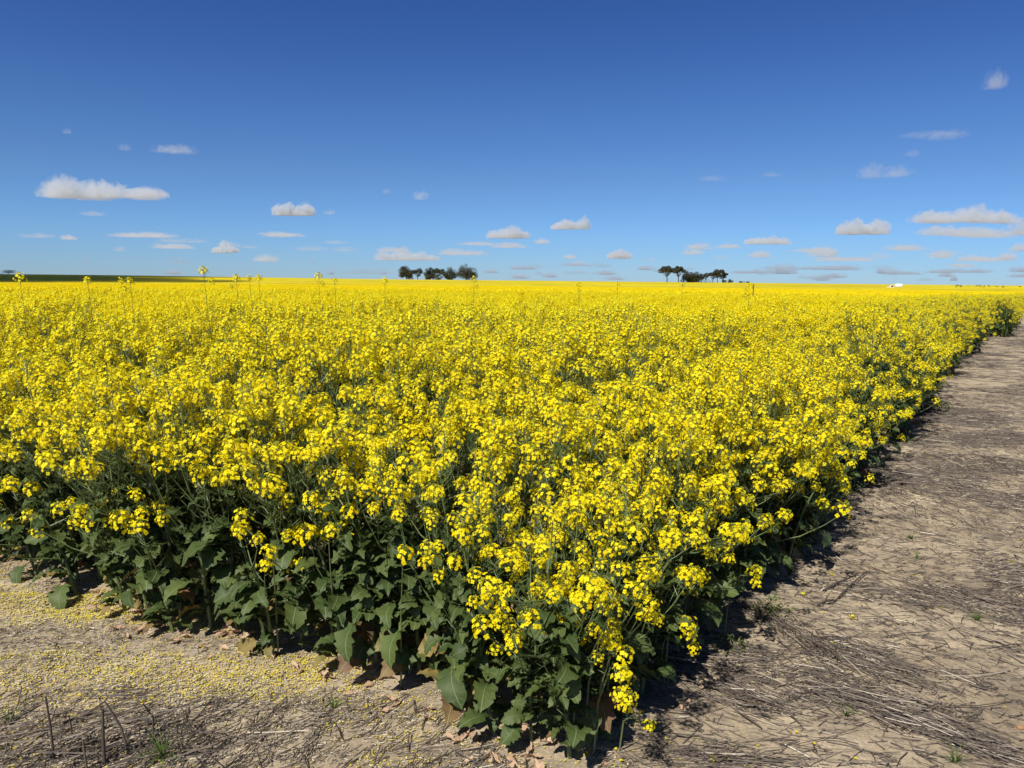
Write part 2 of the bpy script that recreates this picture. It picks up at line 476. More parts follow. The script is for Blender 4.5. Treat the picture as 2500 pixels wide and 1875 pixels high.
def leaf_t(rng, L=.22, W=.10, rows=14, droop=1.0, lobes=True, petiole=.05, curl=.25):
    """lobed leaf growing along +X, face up; drooping"""
    b = MB()
    t = np.linspace(0, 1, rows)
    prof = np.sin(np.pi * np.clip(t, 0, 1) ** .78) ** .7
    prof[0], prof[-1] = .08, .04
    V = []; U = []
    ph = rng.uniform(0, 6.28, 2)
    ang0 = R(rng.uniform(5, 30)); ang = ang0
    p = np.array([0., 0, 0]); step = L / (rows - 1)
    pts = []
    for i in range(rows):
        pts.append(p.copy())
        ang -= droop * R(95) / rows * (1.0 + .4 * rng.normal())
        p = p + step * np.array([math.cos(ang), 0, math.sin(ang)])
    for i in range(rows):
        w = W * .5 * prof[i]
        lj, rj = w * (1 + rng.normal(0, .06)), w * (1 + rng.normal(0, .06))
        if lobes and 0 < i < rows - 1:
            k = .90 + .16 * (i % 2) + rng.normal(0, .07)
            if t[i] < .38: k *= .55 + .35 * (i % 2)
            lj *= k; rj *= .90 + .16 * ((i + 0) % 2) + rng.normal(0, .07) if t[i] >= .38 else k
        up = curl * w
        wav = .010 * math.sin(i * 1.9 + ph[0]); wav2 = .010 * math.sin(i * 2.1 + ph[1])
        sw = .012 * math.sin(t[i] * 3 + ph[0])
        c = pts[i]
        V += [c + [0, sw - lj, up + wav], c + [0, sw - lj * .5, up * .25], c + [0, sw, 0], c + [0, sw + rj * .5, up * .25], c + [0, sw + rj, up + wav2]]
        U += [(-1 * prof[i], t[i]), (-.5 * prof[i], t[i]), (0, t[i]), (.5 * prof[i], t[i]), (1 * prof[i], t[i])]
    F = [(i * 5 + j, (i + 1) * 5 + j, (i + 1) * 5 + j + 1, i * 5 + j + 1) for i in range(rows - 1) for j in range(4)]
    Ua = np.array([U[q] for f in F for q in f])
    V = np.array(V); V[:, 0] += petiole * math.cos(ang0); V[:, 2] += petiole * math.sin(ang0)
    b.add(V, F, 0, Ua)
    T, G = tube([np.zeros(3), V[2], V[2 + 5 * (rows // 3)] - [0, 0, .001]], [.0028, .0026, .0015], 4)
    b.add(T, G, 1, c=.9)
    return b.arrays()

rng = np.random.default_rng(7)
HEADS = [head_t(rng) for _ in range(8)]
HEADS1 = [head_t(rng, 1) for _ in range(6)]
HEADS2 = [head_t(rng, 2) for _ in range(6)]
BIGLEAF = [leaf_t(rng, rng.uniform(.15, .25), rng.uniform(.11, .155), 15, rng.uniform(.7, 1.25), petiole=rng.uniform(.05, .10)) for _ in range(8)]
MIDLEAF = [leaf_t(rng, rng.uniform(.09, .15), rng.uniform(.055, .085), 11, rng.uniform(.3, 1.0), petiole=.02) for _ in range(6)]
SMLEAF = [leaf_t(rng, rng.uniform(.05, .09), rng.uniform(.014, .022), 7, rng.uniform(-.2, .5), lobes=False, petiole=.005) for _ in range(4)]
LEAVES = BIGLEAF + MIDLEAF + SMLEAF

def mesh_of(T, name, mats, smooth=False, m=None):
    b = MB(); b.add_t(T, m=m); return b.mesh(name, mats, smooth)
PM = [M_PETAL, M_BUD, M_STEM]
HEAD_ME = [mesh_of(T, "flower_head", PM) for T in HEADS]
LEAF_ME = [mesh_of(T, "leaf", [M_LEAF, M_STEM], True) for T in LEAVES]
OLD_ME = [mesh_of(T, "leaf", [M_LEAFOLD, M_STEM], True) for T in BIGLEAF]

# ------------------------------------------------------------------ one canola plant
def pod(b, o, d, up, rng, L=.045):
    d = d / np.linalg.norm(d)
    p1 = o + d * .012; dd = d * .75 + up * .45; dd /= np.linalg.norm(dd)
    V, F = tube([o, p1, p1 + dd * L * .5, p1 + dd * L], [.0005, .0014, .0016, .0004], 3)
    b.add(V, F, 0, c=float(rng.uniform(.3, 1.0)))

def gen_plant(rng, H=1.15, edge=0.0, nb=9, leaves=6, pods=9, low=0.0, sec=.6):
    """edge: how far branches reach towards +X and down; returns stem arrays, heads [(matrix, variant)], leaves [(matrix, variant, old)]"""
    b = MB(); heads = []; lv = []
    lean = np.array([edge * .16 + rng.normal(0, .04), rng.normal(0, .05), 0])
    zt = H * .82
    ms = [np.array([0, 0, -.02]), lean * .25 + [0, 0, zt * .35], lean * .6 + [0, 0, zt * .7], lean * 1.1 + [0, 0, zt]]
    V, F = tube(ms, [.0085, .0075, .005, .0032], 6); b.add(V, F, 0, c=.75)
    def on_stem(f):
        k = f * 3; i = min(int(k), 2); return ms[i] + (ms[i + 1] - ms[i]) * (k - i)
    tips = []
    for i in range(nb):
        f = rng.uniform(.35, .95) if i else 1.0
        o = on_stem(f)
        if i == 0:
            az = rng.uniform(0, 6.28); reach = .03; top = H
        else:
            az = i * 2.4 + rng.normal(0, .5)
            if edge and rng.random() < .45 * edge: az = rng.normal(0, .8)
            reach = rng.uniform(.10, .26)
            top = H * rng.uniform(.84, 1.02) - .25 * (reach - .1)
            c = math.cos(az)
            if edge and c > 0:
                reach *= 1 + .75 * edge * c
                top -= edge * c * rng.uniform(0.02, .34) * H
                if low and rng.random() < low: top -= rng.uniform(.10, .50) * H
        top = max(top, o[2] + .05 if i == 0 else min(o[2] + .03, H))
        if i and top < o[2] + .1:
            f = max(.15, f - .35); o = on_stem(f)
            top = max(top, o[2] + .08)
        tip = np.array([o[0] + math.cos(az) * reach, o[1] + math.sin(az) * reach, top])
        q1 = o + (tip - o) * .35 + np.array([math.cos(az), math.sin(az), 0]) * reach * .16
        q2 = o + (tip - o) * .72 + np.array([math.cos(az), math.sin(az), 0]) * reach * .10
        V, F = tube([o, q1, q2, tip], [.0034, .0026, .0020, .0014], 4); b.add(V, F, 0, c=float(rng.uniform(.4, .9)))
        d = tip - q2; d /= np.linalg.norm(d)
        d = d * .6 + np.array([0, 0, .6]) + rng.normal(0, .12, 3); d /= np.linalg.norm(d)
        heads.append((mat_from(tip + d * .04, d, rng.uniform(0, 6.28), rng.uniform(.72, 1.15)), int(rng.integers(len(HEADS)))))
        # pods and pedicels below the head
        bl = np.linalg.norm(tip - q2) + np.linalg.norm(q2 - q1)
        for k in range(pods):
            g = rng.uniform(0, .95)
            p = tip + (q2 - tip) * g * 1.0 if rng.random() < .6 else q2 + (q1 - q2) * g
            a = rng.uniform(0, 6.28); dv = np.array([math.cos(a), math.sin(a), rng.uniform(0, .5)])
            pod(b, p, dv, np.array([0, 0, 1.]), rng, rng.uniform(.028, .055))
        # secondary head on some branches
        if i and rng.random() < sec:
            a = az + rng.choice([-1, 1]) * rng.uniform(.6, 1.2)
            t2 = q1 + np.array([math.cos(a), math.sin(a), 0]) * rng.uniform(.05, .11) + [0, 0, (tip[2] - q1[2]) * rng.uniform(.6, .95) + .02]
            V, F = tube([q1, (q1 + t2) / 2 + np.array([math.cos(a), math.sin(a), 0]) * .015, t2], [.002, .0016, .0012], 3); b.add(V, F, 0, c=.6)
            d2 = np.array([math.cos(a) * .4, math.sin(a) * .4, 1.0]); d2 /= np.linalg.norm(d2)
            heads.append((mat_from(t2 + d2 * .035, d2, rng.uniform(0, 6.28), rng.uniform(.7, 1.1)), int(rng.integers(len(HEADS)))))
        # small clasping leaf at the branch foot
        if rng.random() < .7:
            A = mat_from(o, [0, 0, 1.0]); a = az + rng.normal(0, .4)
            lv.append((np.array(Matrix.Translation(o) @ Matrix.Rotation(a, 4, 'Z') @ Matrix.Rotation(-R(rng.uniform(10, 45)), 4, 'Y')), len(BIGLEAF) + len(MIDLEAF) + int(rng.integers(len(SMLEAF))), False))
    for i in range(leaves):
        f = (i + .5) / leaves
        z = H * (.05 + .60 * f) + rng.normal(0, .02)
        o = on_stem(min(z / zt, 1)); a = i * 2.4 + rng.normal(0, .4)
        if edge and rng.random() < .55: a = rng.normal(0, .95)
        big = f < .6
        v = int(rng.integers(len(BIGLEAF))) if big else len(BIGLEAF) + int(rng.integers(len(MIDLEAF)))
        sc_ = (rng.uniform(.55, .95) if rng.random() < .3 else rng.uniform(.28, .6)) if big else rng.uniform(.8, 1.2)
        old = bool(big and f < .3 and rng.random() < .17)
        M = Matrix.Translation(o) @ Matrix.Rotation(a, 4, 'Z') @ Matrix.Rotation(-R(rng.uniform(-15, 40)), 4, 'Y') @ Matrix.Rotation(R(rng.normal(0, 22)), 4, 'X') @ Matrix.Scale(sc_, 4)
        lv.append((np.array(M), v, old))
    return b.arrays(), heads, lv

class Plant:
    def __init__(s, seed, **k):
        s.k = k
        s.stem, s.heads, s.leaves = gen_plant(np.random.default_rng(seed), **k)
        s.stem_me = mesh_of(s.stem, "stem", [M_STEM])
        b = MB()
        for A, v, old in s.leaves: b.add_t(LEAVES[v], A, m=np.where(LEAVES[v][2] == 1, 1, 2 if old else 0), c=float(.3 + .4 * ((v * 37) % 10) / 10))
        s.fol_me = b.mesh("foliage", [M_LEAF, M_STEM, M_LEAFOLD], True)
        b = MB()
        for A, v in s.heads: b.add_t(HEADS[v], A)
        s.blo_me = b.mesh("blossom", PM)
        s._joined = None
    def joined(s):
        if s._joined is None:
            b = MB(); b.add_t(s.stem, m=2)
            for A, v in s.heads: b.add_t(HEADS[v], A)
            for A, v, old in s.leaves: b.add_t(LEAVES[v], A, m=np.where(LEAVES[v][2] == 1, 2, 4 if old else 3), c=float(.3 + .4 * ((v * 37) % 10) / 10))
            s._joined = b.mesh("canola_plant_form", PM + [M_LEAF, M_LEAFOLD])
        return s._joined

INNER = [Plant(100 + i, H=1.20 + .04 * (i % 4), nb=15 + i % 3, leaves=7, pods=7) for i in range(9)]
SPARSE = [Plant(150 + i, H=1.14 + .05 * (i % 3), nb=7, leaves=8, pods=20) for i in range(5)]
EDGE = [Plant(200 + i, H=1.02 + .04 * (i % 4), edge=.5, nb=17, leaves=40, pods=14, low=.30) for i in range(8)]
EDGER = [Plant(250 + i, H=1.06 + .04 * (i % 4), edge=.6, nb=22, leaves=32, pods=6, low=.8) for i in range(8)]
LOW = [Plant(400 + i, H=.50 + .06 * (i % 3), edge=.5, nb=4 + i % 3, leaves=22, pods=2, low=.2, sec=.3) for i in range(5)]
LEAFY = [Plant(350 + i, H=.98 + .05 * (i % 3), edge=.6, nb=9, leaves=54, pods=9, low=.12, sec=.4) for i in range(5)]
CORNER = [Plant(300 + i, H=.98, edge=.75, nb=15, leaves=40, pods=6, low=.75, sec=.4) for i in range(5)]

# ------------------------------------------------------------------ plant positions
rng = np.random.default_rng(42)
def jitter_grid(x0, x1, y0, y1, step, rng):
    gx_, gy_ = np.meshgrid(np.arange(x0, x1, step), np.arange(y0, y1, step))
    gx_ = gx_.ravel() + rng.uniform(-.45, .45, gx_.size) * step; gy_ = gy_.ravel() + rng.uniform(-.45, .45, gy_.size) * step
    return gx_, gy_
X, Y = jitter_grid(-8, 9, 2, 12, .262, rng)
Xe, Ye = jitter_grid(-8, 9, 2, 12, .165, rng)
a_, b_ = inside(Xe, Ye); ke = (np.minimum(a_, b_) < .50) & (np.minimum(a_, b_) > 0.0)
a_, b_ = inside(X, Y); ki = np.minimum(a_, b_) >= .50
X = np.concatenate([X[ki], Xe[ke]]); Y = np.concatenate([Y[ki], Ye[ke]])
d1, d2 = inside(X, Y)
dist = np.hypot(X, Y)
vis = (np.abs(np.arctan2(X, Y)) < R(37.5))
ok = (d1 > 0.03) & (d2 > 0.03) & (dist < 9.5) & (np.abs(np.arctan2(X, Y)) < R(44))
dm = np.minimum(d1, d2)
P = [(dist[i], X[i], Y[i], d1[i], d2[i], vis[i]) for i in np.nonzero(ok)[0]]
P = [q for q in P if math.hypot(q[1] - C0[0], q[2] - C0[1] - .12) > .13]
for fx_, fy_ in ((.215, 2.50), (.08, 2.60), (.34, 2.66), (.20, 2.68), (-.06, 2.66), (.44, 2.84)):
    fa, fb = inside(np.array(fx_), np.array(fy_)); P.append((math.hypot(fx_, fy_), fx_, fy_, max(.03, float(fa)), max(.03, float(fb)), True))
rl = random.Random(21); LOWP = []
t_ = .35
while t_ < 9:
    t_ += rl.uniform(.16, .36); o_ = rl.uniform(-.02, .15)
    q_ = C0 + E1 * t_ + N1 * (float(wob1(np.array(t_))) + o_ - .03); LOWP.append((math.hypot(*q_), q_[0], q_[1], .02, 3.0, 'low'))
t_ = .6
while t_ < 3.4:
    t_ += rl.uniform(.3, .7); q_ = C0 + E2 * t_ + N2 * (float(wob2(np.array(t_))) + rl.uniform(-.04, .06)); LOWP.append((math.hypot(*q_), q_[0], q_[1], 3.0, .02, 'low'))
P += LOWP
P.sort(key=lambda q: q[0])
def outward(x, y, a, b):
    """direction out of the crop for a plant near an edge"""
    v = np.zeros(2)
    if a < .7: v += N1 * (1 - a / .7)
    if b < .7: v += N2 * (1 - b / .7)
    return math.atan2(v[1], v[0])
near, rest = [], []
for p in P:
    (near if (p[5] and len(near) < 300) else rest).append(p)

def choose(p, k):
    dd, x, y, a, b, _ = p
    m = min(a, b)
    corner = math.hypot(x - C0[0], y - C0[1])
    r_ = random.Random(k * 7 + 3)
    if p[5] == 'low':
        return r_.choice(LOW), outward(x, y, a, b) + r_.gauss(0, .6), r_.uniform(.8, 1.2)
    if m < .42:
        pl = r_.choice(LEAFY) if (b < a and corner < 1.3 and corner > .22) else r_.choice(CORNER) if corner < .8 else r_.choice(EDGER if a < b else EDGE)
        rz = outward(x, y, a, b) + r_.gauss(0, .35)
        s_ = (.88 if corner < .6 else .98) * r_.uniform(.88, 1.06)
        if b < .42 and a > .42: s_ *= 1.05
    else:
        pl = r_.choice(SPARSE if float(fbm(np.array(x * 1.1), np.array(y * 1.1), 2, 88)) > .22 or m < .75 and r_.random() < .3 else INNER); rz = r_.uniform(0, 6.28); s_ = r_.uniform(.92, 1.06) * (.9 if m < .8 else 1.0)
    return pl, rz, s_

GROUP = "canola plants standing nearest the camera"
from bpy_extras.object_utils import world_to_camera_view
bpy.context.view_layer.update()
ZONES = ["at the left side of the photo", "under the longest white cloud", "left of the tallest poking stem", "under the wedge-shaped cloud", "left of the middle gum clump",
         "below the middle gum clump", "right of the middle gum clump", "below the cap-shaped cloud", "left of the right gum clump", "below the right gum clump", "right of the right gum clump", "below the far white truck", "toward the bare strip's top"]
ONES = ["", "first", "second", "third", "fourth", "fifth", "sixth", "seventh", "eighth", "ninth", "tenth", "eleventh", "twelfth", "thirteenth", "fourteenth", "fifteenth", "sixteenth", "seventeenth", "eighteenth", "nineteenth"]
def nth(n):
    if n < 20: return ONES[n]
    t, u = divmod(n, 10); T = ["", "", "twenty", "thirty", "forty", "fifty", "sixty", "seventy"][t]
    return T + "-" + ONES[u] if u else {"twenty": "twentieth", "thirty": "thirtieth", "forty": "fortieth", "fifty": "fiftieth", "sixty": "sixtieth"}[T]
def plant_kind(p):
    dd, x, y, a, b, f = p; m = min(a, b); side = "stubble side" if a < b else "petal-strewn side"
    if f == 'low': return ("edge", "low leafy canola plant out from the corner at the foot of the " + side)
    if math.hypot(x - C0[0], y - C0[1]) < .45: return ("corner", "leafy canola plant counted from the tip of the field corner")
    if m < .26: return ("edge", "outermost flowering canola plant out from the corner on the " + side)
    if m < .52: return ("edge", "second-row flowering canola plant out from the corner on the " + side)
    q = world_to_camera_view(sc, cam, Vector((x, y, 1.0))); z = ZONES[max(0, min(12, int(q.x * 13)))]
    return ("in", "tall yellow canola plant from the crop edge, " + z)
KINDS = {}
for p in near: KINDS.setdefault(plant_kind(p)[1], []).append(p)
for k_, v_ in KINDS.items(): v_.sort(key=lambda p: math.hypot(p[1] - C0[0], p[2] - C0[1]) if not k_.startswith("tall") else min(p[3], p[4]))
def plant_label(p, i, rank):
    k_ = plant_kind(p)[1]; n = KINDS[k_].index(p) + 1
    return nth(n) + " " + k_

FULL = 105
for i, p in enumerate(near):
    dd, x, y, a, b, _ = p
    pl, rz, s_ = choose(p, i)
    root = empty("canola_plant", (x, y, float(ground_z(x, y))), rz, s_)
    lean = random.Random(i).gauss(0, .05), random.Random(i + 999).gauss(0, .05)
    root.rotation_euler = (lean[0], lean[1], rz)
    tag(root, plant_label(p, i, 0), "canola plant", GROUP)
    mesh_obj("stem", pl.stem_me, root)
    if i < FULL:
        for A, v in pl.heads:
            h = mesh_obj("flower_head", HEAD_ME[v], root); h.matrix_local = Matrix(A.tolist())
        for A, v, old in pl.leaves:
            l = mesh_obj("leaf", (OLD_ME if old else LEAF_ME)[v], root); l.matrix_local = Matrix(A.tolist())
            if old: l["label"] = "withering brown and purple leaf"
    else:
        mesh_obj("blossom", pl.blo_me, root)
        mesh_obj("foliage", pl.fol_me, root)

# ------------------------------------------------------------------ the rest of the crop: ONE stuff object of instances
def tile(seed, size, nheads, nstems, nleaf, lod, H=1.2):
    r_ = np.random.default_rng(seed); b = MB()
    HT = HEADS1 if lod == 1 else HEADS2
    # clumps: heads gather on plants
    npl = int(size * size * 14); pc = r_.uniform(-size / 2, size / 2, (npl, 2)); ph = r_.normal(0, .05, npl)
    for i in range(nheads):
        k = r_.integers(npl); a = r_.uniform(0, 6.28); rr = .17 * math.sqrt(r_.random())
        x, y = pc[k] + [math.cos(a) * rr, math.sin(a) * rr]
        drop = abs(r_.normal(0, .10 if r_.random() < .75 else .22))
        z = H + ph[k] - drop - rr * .3
        d = np.array([math.cos(a) * .35, math.sin(a) * .35, 1]) + r_.normal(0, .15, 3)
        b.add_t(HT[r_.integers(len(HT))], mat_from([x, y, z], d, r_.uniform(0, 6.28), r_.uniform(.95, 1.35)))
        if i < nstems:
            o = np.array([pc[k][0], pc[k][1], z - r_.uniform(.3, .6)])
            mid = (o + [x, y, z]) / 2 + [math.cos(a) * .03, math.sin(a) * .03, 0]
            V, F = tube([o, mid, [x, y, z]], [.003, .0024, .0016], 3); b.add(V, F, 2, c=float(r_.uniform(.3, .8)))
            if lod == 1:
                for q in range(5):
                    pp = mid + (np.array([x, y, z]) - mid) * r_.random()
                    aa = r_.uniform(0, 6.28); e = pp + np.array([math.cos(aa), math.sin(aa), .6]) * .05
                    n_ = np.array([0, 0, .0026]); b.add([pp, e, e + n_, pp + n_], [(0, 1, 2, 3)], 2, c=float(r_.uniform(.3, .9)))
    for i in range(nleaf):
        x, y = r_.uniform(-size / 2, size / 2, 2); z = r_.uniform(.08, .85) * H * .85
        a, t_ = r_.uniform(0, 6.28), r_.uniform(-.9, .9); L_, W_ = r_.uniform(.06, .16), r_.uniform(.02, .05)
        u = np.array([math.cos(a) * math.cos(t_), math.sin(a) * math.cos(t_), math.sin(t_)]) * L_; v = np.array([-math.sin(a), math.cos(a), .3]) * W_
        o = np.array([x, y, z])
        b.add([o - v * .3, o + u * .5 - v, o + u, o + u * .5 + v], [(0, 1, 2, 3)], 3, c=float(r_.uniform(.1, .8)))
    return b.mesh("canola_tile", PM + [M_LEAF])

protos = bpy.data.collections.new("crop_forms")
names = []
def proto(nm, me):
    o = bpy.data.objects.new(nm, me); protos.objects.link(o); names.append(nm); return len(names) - 1
i_inner = [proto("a%02d" % i, p.joined()) for i, p in enumerate(INNER)]
i_edge = [proto("b%02d" % i, p.joined()) for i, p in enumerate(EDGE)]
i_sparse = [proto("bs%02d" % i, p.joined()) for i, p in enumerate(SPARSE)]
i_low = [proto("bl%02d" % i, p.joined()) for i, p in enumerate(LOW)]
i_edger = [proto("bb%02d" % i, p.joined()) for i, p in enumerate(EDGER)]
i_t1 = [proto("c%02d" % i, tile(500 + i, 1.0, 285, 90, 110, 1, 1.22)) for i in range(8)]
i_t2 = [proto("d%02d" % i, tile(600 + i, 3.0, 2000, 150, 260, 2, 1.22)) for i in range(6)]

pts = []   # x, y, z, rz, scale, index
r_ = random.Random(11)
for k, p in enumerate(rest):
    pl, rz, s_ = choose(p, k + 5000)
    idx = i_inner[INNER.index(pl)] if pl in INNER else i_sparse[SPARSE.index(pl)] if pl in SPARSE else i_edge[EDGE.index(pl)] if pl in EDGE else i_edger[EDGER.index(pl)] if pl in EDGER else i_low[LOW.index(pl)] if pl in LOW else i_edge[LEAFY.index(pl)] if pl in LEAFY else i_edge[CORNER.index(pl)]
    pts.append((p[1], p[2], float(ground_z(p[1], p[2])), rz, s_, idx))
# edge plants further along both boundaries
def edge_strip(E, N, smax, wob, d0):
    s_ = 0.0
    for row in (0.10, 0.28, 0.46, 0.66, 0.9):
        s_ = 0.
        while s_ < smax:
            s_ += r_.uniform(.12, .24)
            if row == .10 and N is N1 and r_.random() < .5:
                xl, yl = C0 + E * s_ + N * (float(wob(np.array(s_))) + (0.7 if s_ > STEP_AT else 0) + r_.uniform(-.02, .12))
                if math.hypot(xl, yl) > 9: pts.append((xl, yl, float(ground_z(xl, yl)), math.atan2(N[1], N[0]) + r_.gauss(0, .6), r_.uniform(.8, 1.2), r_.choice(i_low)))
            off = float(wob(np.array(s_))) + (0.7 if (N is N1 and s_ > STEP_AT) else 0) - row
            x, y = C0 + E * s_ + N * off
            q = math.hypot(x, y)
            if q < 9.5 or q > 75 or abs(math.atan2(x, y)) > R(40): continue
            a, b_ = inside(np.array(x), np.array(y))
            if row < .5: pts.append((x, y, float(ground_z(x, y)), math.atan2(N[1], N[0]) + r_.gauss(0, .4), r_.uniform(.92, 1.1), r_.choice(i_edger if N is N1 else i_edge)))
            else: pts.append((x, y, float(ground_z(x, y)), r_.uniform(0, 6.28), r_.uniform(.9, 1.02), r_.choice(i_inner)))
    if N is N1:                    # the face where the crop steps out
        for row in (.12, .4):
            for t_ in np.arange(-.1, .75, .18):
                x, y = C0 + E * (STEP_AT + row) + N * (t_ + r_.gauss(0, .05))
                pts.append((x, y, float(ground_z(x, y)), math.atan2(-E[1], -E[0]) + r_.gauss(0, .4), r_.uniform(.95, 1.08), r_.choice(i_edger)))
edge_strip(E1, N1, 75, wob1, 0); edge_strip(E2, N2, 20, wob2, 0)
def tiles(size, r0, r1, idxs, margin):
    gx_, gy_ = np.meshgrid(np.arange(-r1, r1, size), np.arange(0, r1, size))
    for x, y in zip(gx_.ravel(), gy_.ravel()):
        q = math.hypot(x, y)
        if q < r0 or q >= r1 or abs(math.atan2(x, y)) > R(38) + size / q: continue
        a, b_ = inside(np.array(x), np.array(y))
        if min(a, b_) < margin: continue
        pts.append((x, y, float(terrain(x, y)), r_.choice([0, 1, 2, 3]) * math.pi / 2 + r_.gauss(0, .05), r_.uniform(.95, 1.05), r_.choice(idxs)))
tiles(1.0, 9.3, 31, i_t1, .95)
tiles(3.0, 30.5, 200, i_t2, 2.2)
# infill of 1 m tiles between the 3 m tiles and the right edge
for s_ in np.arange(20, 85, 1.0):
    for o_ in (1.3, 2.2):
        x, y = C0 + E1 * s_ - N1 * (o_ - (0.7 if s_ > STEP_AT else 0))
        if math.hypot(x, y) > 30 and abs(math.atan2(x, y)) < R(40):
            pts.append((x, y, float(terrain(x, y)), r_.uniform(0, 6.28), 1.0, r_.choice(i_t1)))

pa = np.array(pts)
pm = bpy.data.meshes.new("canola_crop")
pm.vertices.add(len(pa)); pm.vertices.foreach_set("co", pa[:, :3].astype(np.float32).ravel())
for nm, col, ty in (("rz", 3, 'FLOAT'), ("scl", 4, 'FLOAT'), ("idx", 5, 'INT')):
    at = pm.attributes.new(nm, ty, 'POINT'); at.data.foreach_set("value", pa[:, col].astype(np.float32 if ty == 'FLOAT' else np.int32))
crop = mesh_obj("canola_crop", pm)
tag(crop, "mass of yellow flowering canola stretching back to the horizon", "crop", kind="stuff")
ng = bpy.data.node_groups.new("crop_scatter", 'GeometryNodeTree')
ng.interface.new_socket("Geometry", in_out='INPUT', socket_type='NodeSocketGeometry')
ng.interface.new_socket("Geometry", in_out='OUTPUT', socket_type='NodeSocketGeometry')
gi = ng.nodes.new("NodeGroupInput"); go = ng.nodes.new("NodeGroupOutput")
iop = ng.nodes.new("GeometryNodeInstanceOnPoints"); ci = ng.nodes.new("GeometryNodeCollectionInfo")
ci.inputs["Collection"].default_value = protos; ci.inputs["Separate Children"].default_value = True; ci.inputs["Reset Children"].default_value = True
iop.inputs["Pick Instance"].default_value = True
def named(nm, ty):
    n = ng.nodes.new("GeometryNodeInputNamedAttribute"); n.data_type = ty; n.inputs["Name"].default_value = nm
    return [o for o in n.outputs if o.enabled and o.name == "Attribute"][0]
cx = ng.nodes.new("ShaderNodeCombineXYZ")
ng.links.new(named("rz", 'FLOAT'), cx.inputs[2])
ng.links.new(gi.outputs[0], iop.inputs["Points"]); ng.links.new(ci.outputs[0], iop.inputs["Instance"])
ng.links.new(named("idx", 'INT'), iop.inputs["Instance Index"])
ng.links.new(cx.outputs[0], iop.inputs["Rotation"]); ng.links.new(named("scl", 'FLOAT'), iop.inputs["Scale"])
ng.links.new(iop.outputs[0], go.inputs[0])
md = crop.modifiers.new("scatter", 'NODES'); md.node_group = ng

# far crop: closed blanket of bloom at canopy height, following the land
fx = np.concatenate([np.linspace(-3000, -1000, 20)[:-1], np.linspace(-1000, 1000, 260), np.linspace(1000, 3000, 20)[1:]])
fy = np.concatenate([np.linspace(150, 900, 300), np.linspace(900, 3200, 60)[1:]])
def far_z(x, y):
    base = terrain(x, y) + 1.12
    bump = .10 * fbm(x / 1.7, y / 1.7, 3, 21)
    cut = (np.hypot(x, y) < 185)
    right = -( (x - C0[0]) * N1[0] + (y - C0[1]) * N1[1]) < -1.0
    return np.where(cut | right, terrain(x, y) - .4, base + bump)
far = mesh_obj("distant_canola", grid_mesh("distant_canola", fx, fy, far_z, M_FAR))
tag(far, "far yellow canola paddocks rolling away below the skyline", "crop", kind="stuff")
#@@PART2
# ------------------------------------------------------------------ trees on the far rise
def tree_meshes(rng, H, W, kind, lean=0.0):
    """kind: umbrella, dense, open, bush; origin at ground"""
    t = MB(); c = MB()
    if kind == 'umbrella':
        fork, cz, cr, nl, ncl = .40, .74, .17, 7, 14
    elif kind == 'dense':
        fork, cz, cr, nl, ncl = .18, .55, .40, 8, 22
    elif kind == 'open':
        fork, cz, cr, nl, ncl = .30, .68, .28, 6, 10
    else:
        fork, cz, cr, nl, ncl = .10, .50, .42, 5, 9
    r0 = H * .030
    base = np.array([0, 0, -.3]); fk = np.array([lean * H * .2, 0, H * fork])
    V, F = tube([base, (base + fk) / 2 + [H * .015, 0, 0], fk], [r0 * 1.3, r0, r0 * .8], 7); t.add(V, F, c=.5)
    cl = []
    for i in range(ncl):
        a = i * 2.4 + rng.normal(0, .3); q = math.sqrt((i + .5) / ncl)
        x = math.cos(a) * W * .42 * q + lean * H * .35; y = math.sin(a) * W * .42 * q
        if kind == 'umbrella': z = H * (cz + .13 * (1 - q * q) + rng.normal(0, .06))
        else: z = H * (cz + cr * (1 - q * q) * rng.uniform(-.9, .95) + rng.normal(0, .04))
        if kind in ('dense', 'bush') and rng.random() < .35: z = H * rng.uniform(.15, .45)
        cl.append(np.array([x, y, max(z, .12 * H)]))
    for i, p in enumerate(cl):
        if i % max(1, ncl // nl) == 0 or kind in ('umbrella', 'open'):
            m = fk + (p - fk) * .5 + [0, 0, -.04 * H] + rng.normal(0, .02 * H, 3)
            V, F = tube([fk, m, p], [r0 * .55, r0 * .32, r0 * .12], 5); t.add(V, F, c=.6)
        s = W * (.215 if kind != 'umbrella' else .20) * rng.uniform(.75, 1.25)
        flat = .75 if kind == 'umbrella' else .8
        n = 190
        D = rng.normal(0, 1, (n, 3)); D /= np.linalg.norm(D, axis=1)[:, None]
        rr = s * rng.uniform(.35, 1.0, n) ** .6
        o = p + D * rr[:, None] * [1, 1, flat]
        sz = H * .022 * rng.uniform(.6, 1.4, n)
        for k in range(n):
            A = mat_from(o[k], D[k] + rng.normal(0, .6, 3), rng.uniform(0, 6.28), sz[k])
            Pq = np.array([[-1, -.6, 0], [1, -.5, .2], [.9, .6, 0], [-1, .5, .2]]) @ A[:3, :3].T + A[:3, 3]
            c.add(Pq, [(0, 1, 2, 3)], 0, c=float(np.clip(.45 + rng.normal(0, .22), 0, 1)))
    return t.mesh("trunk", [M_BARK], True), c.mesh("crown", [M_EUCL])

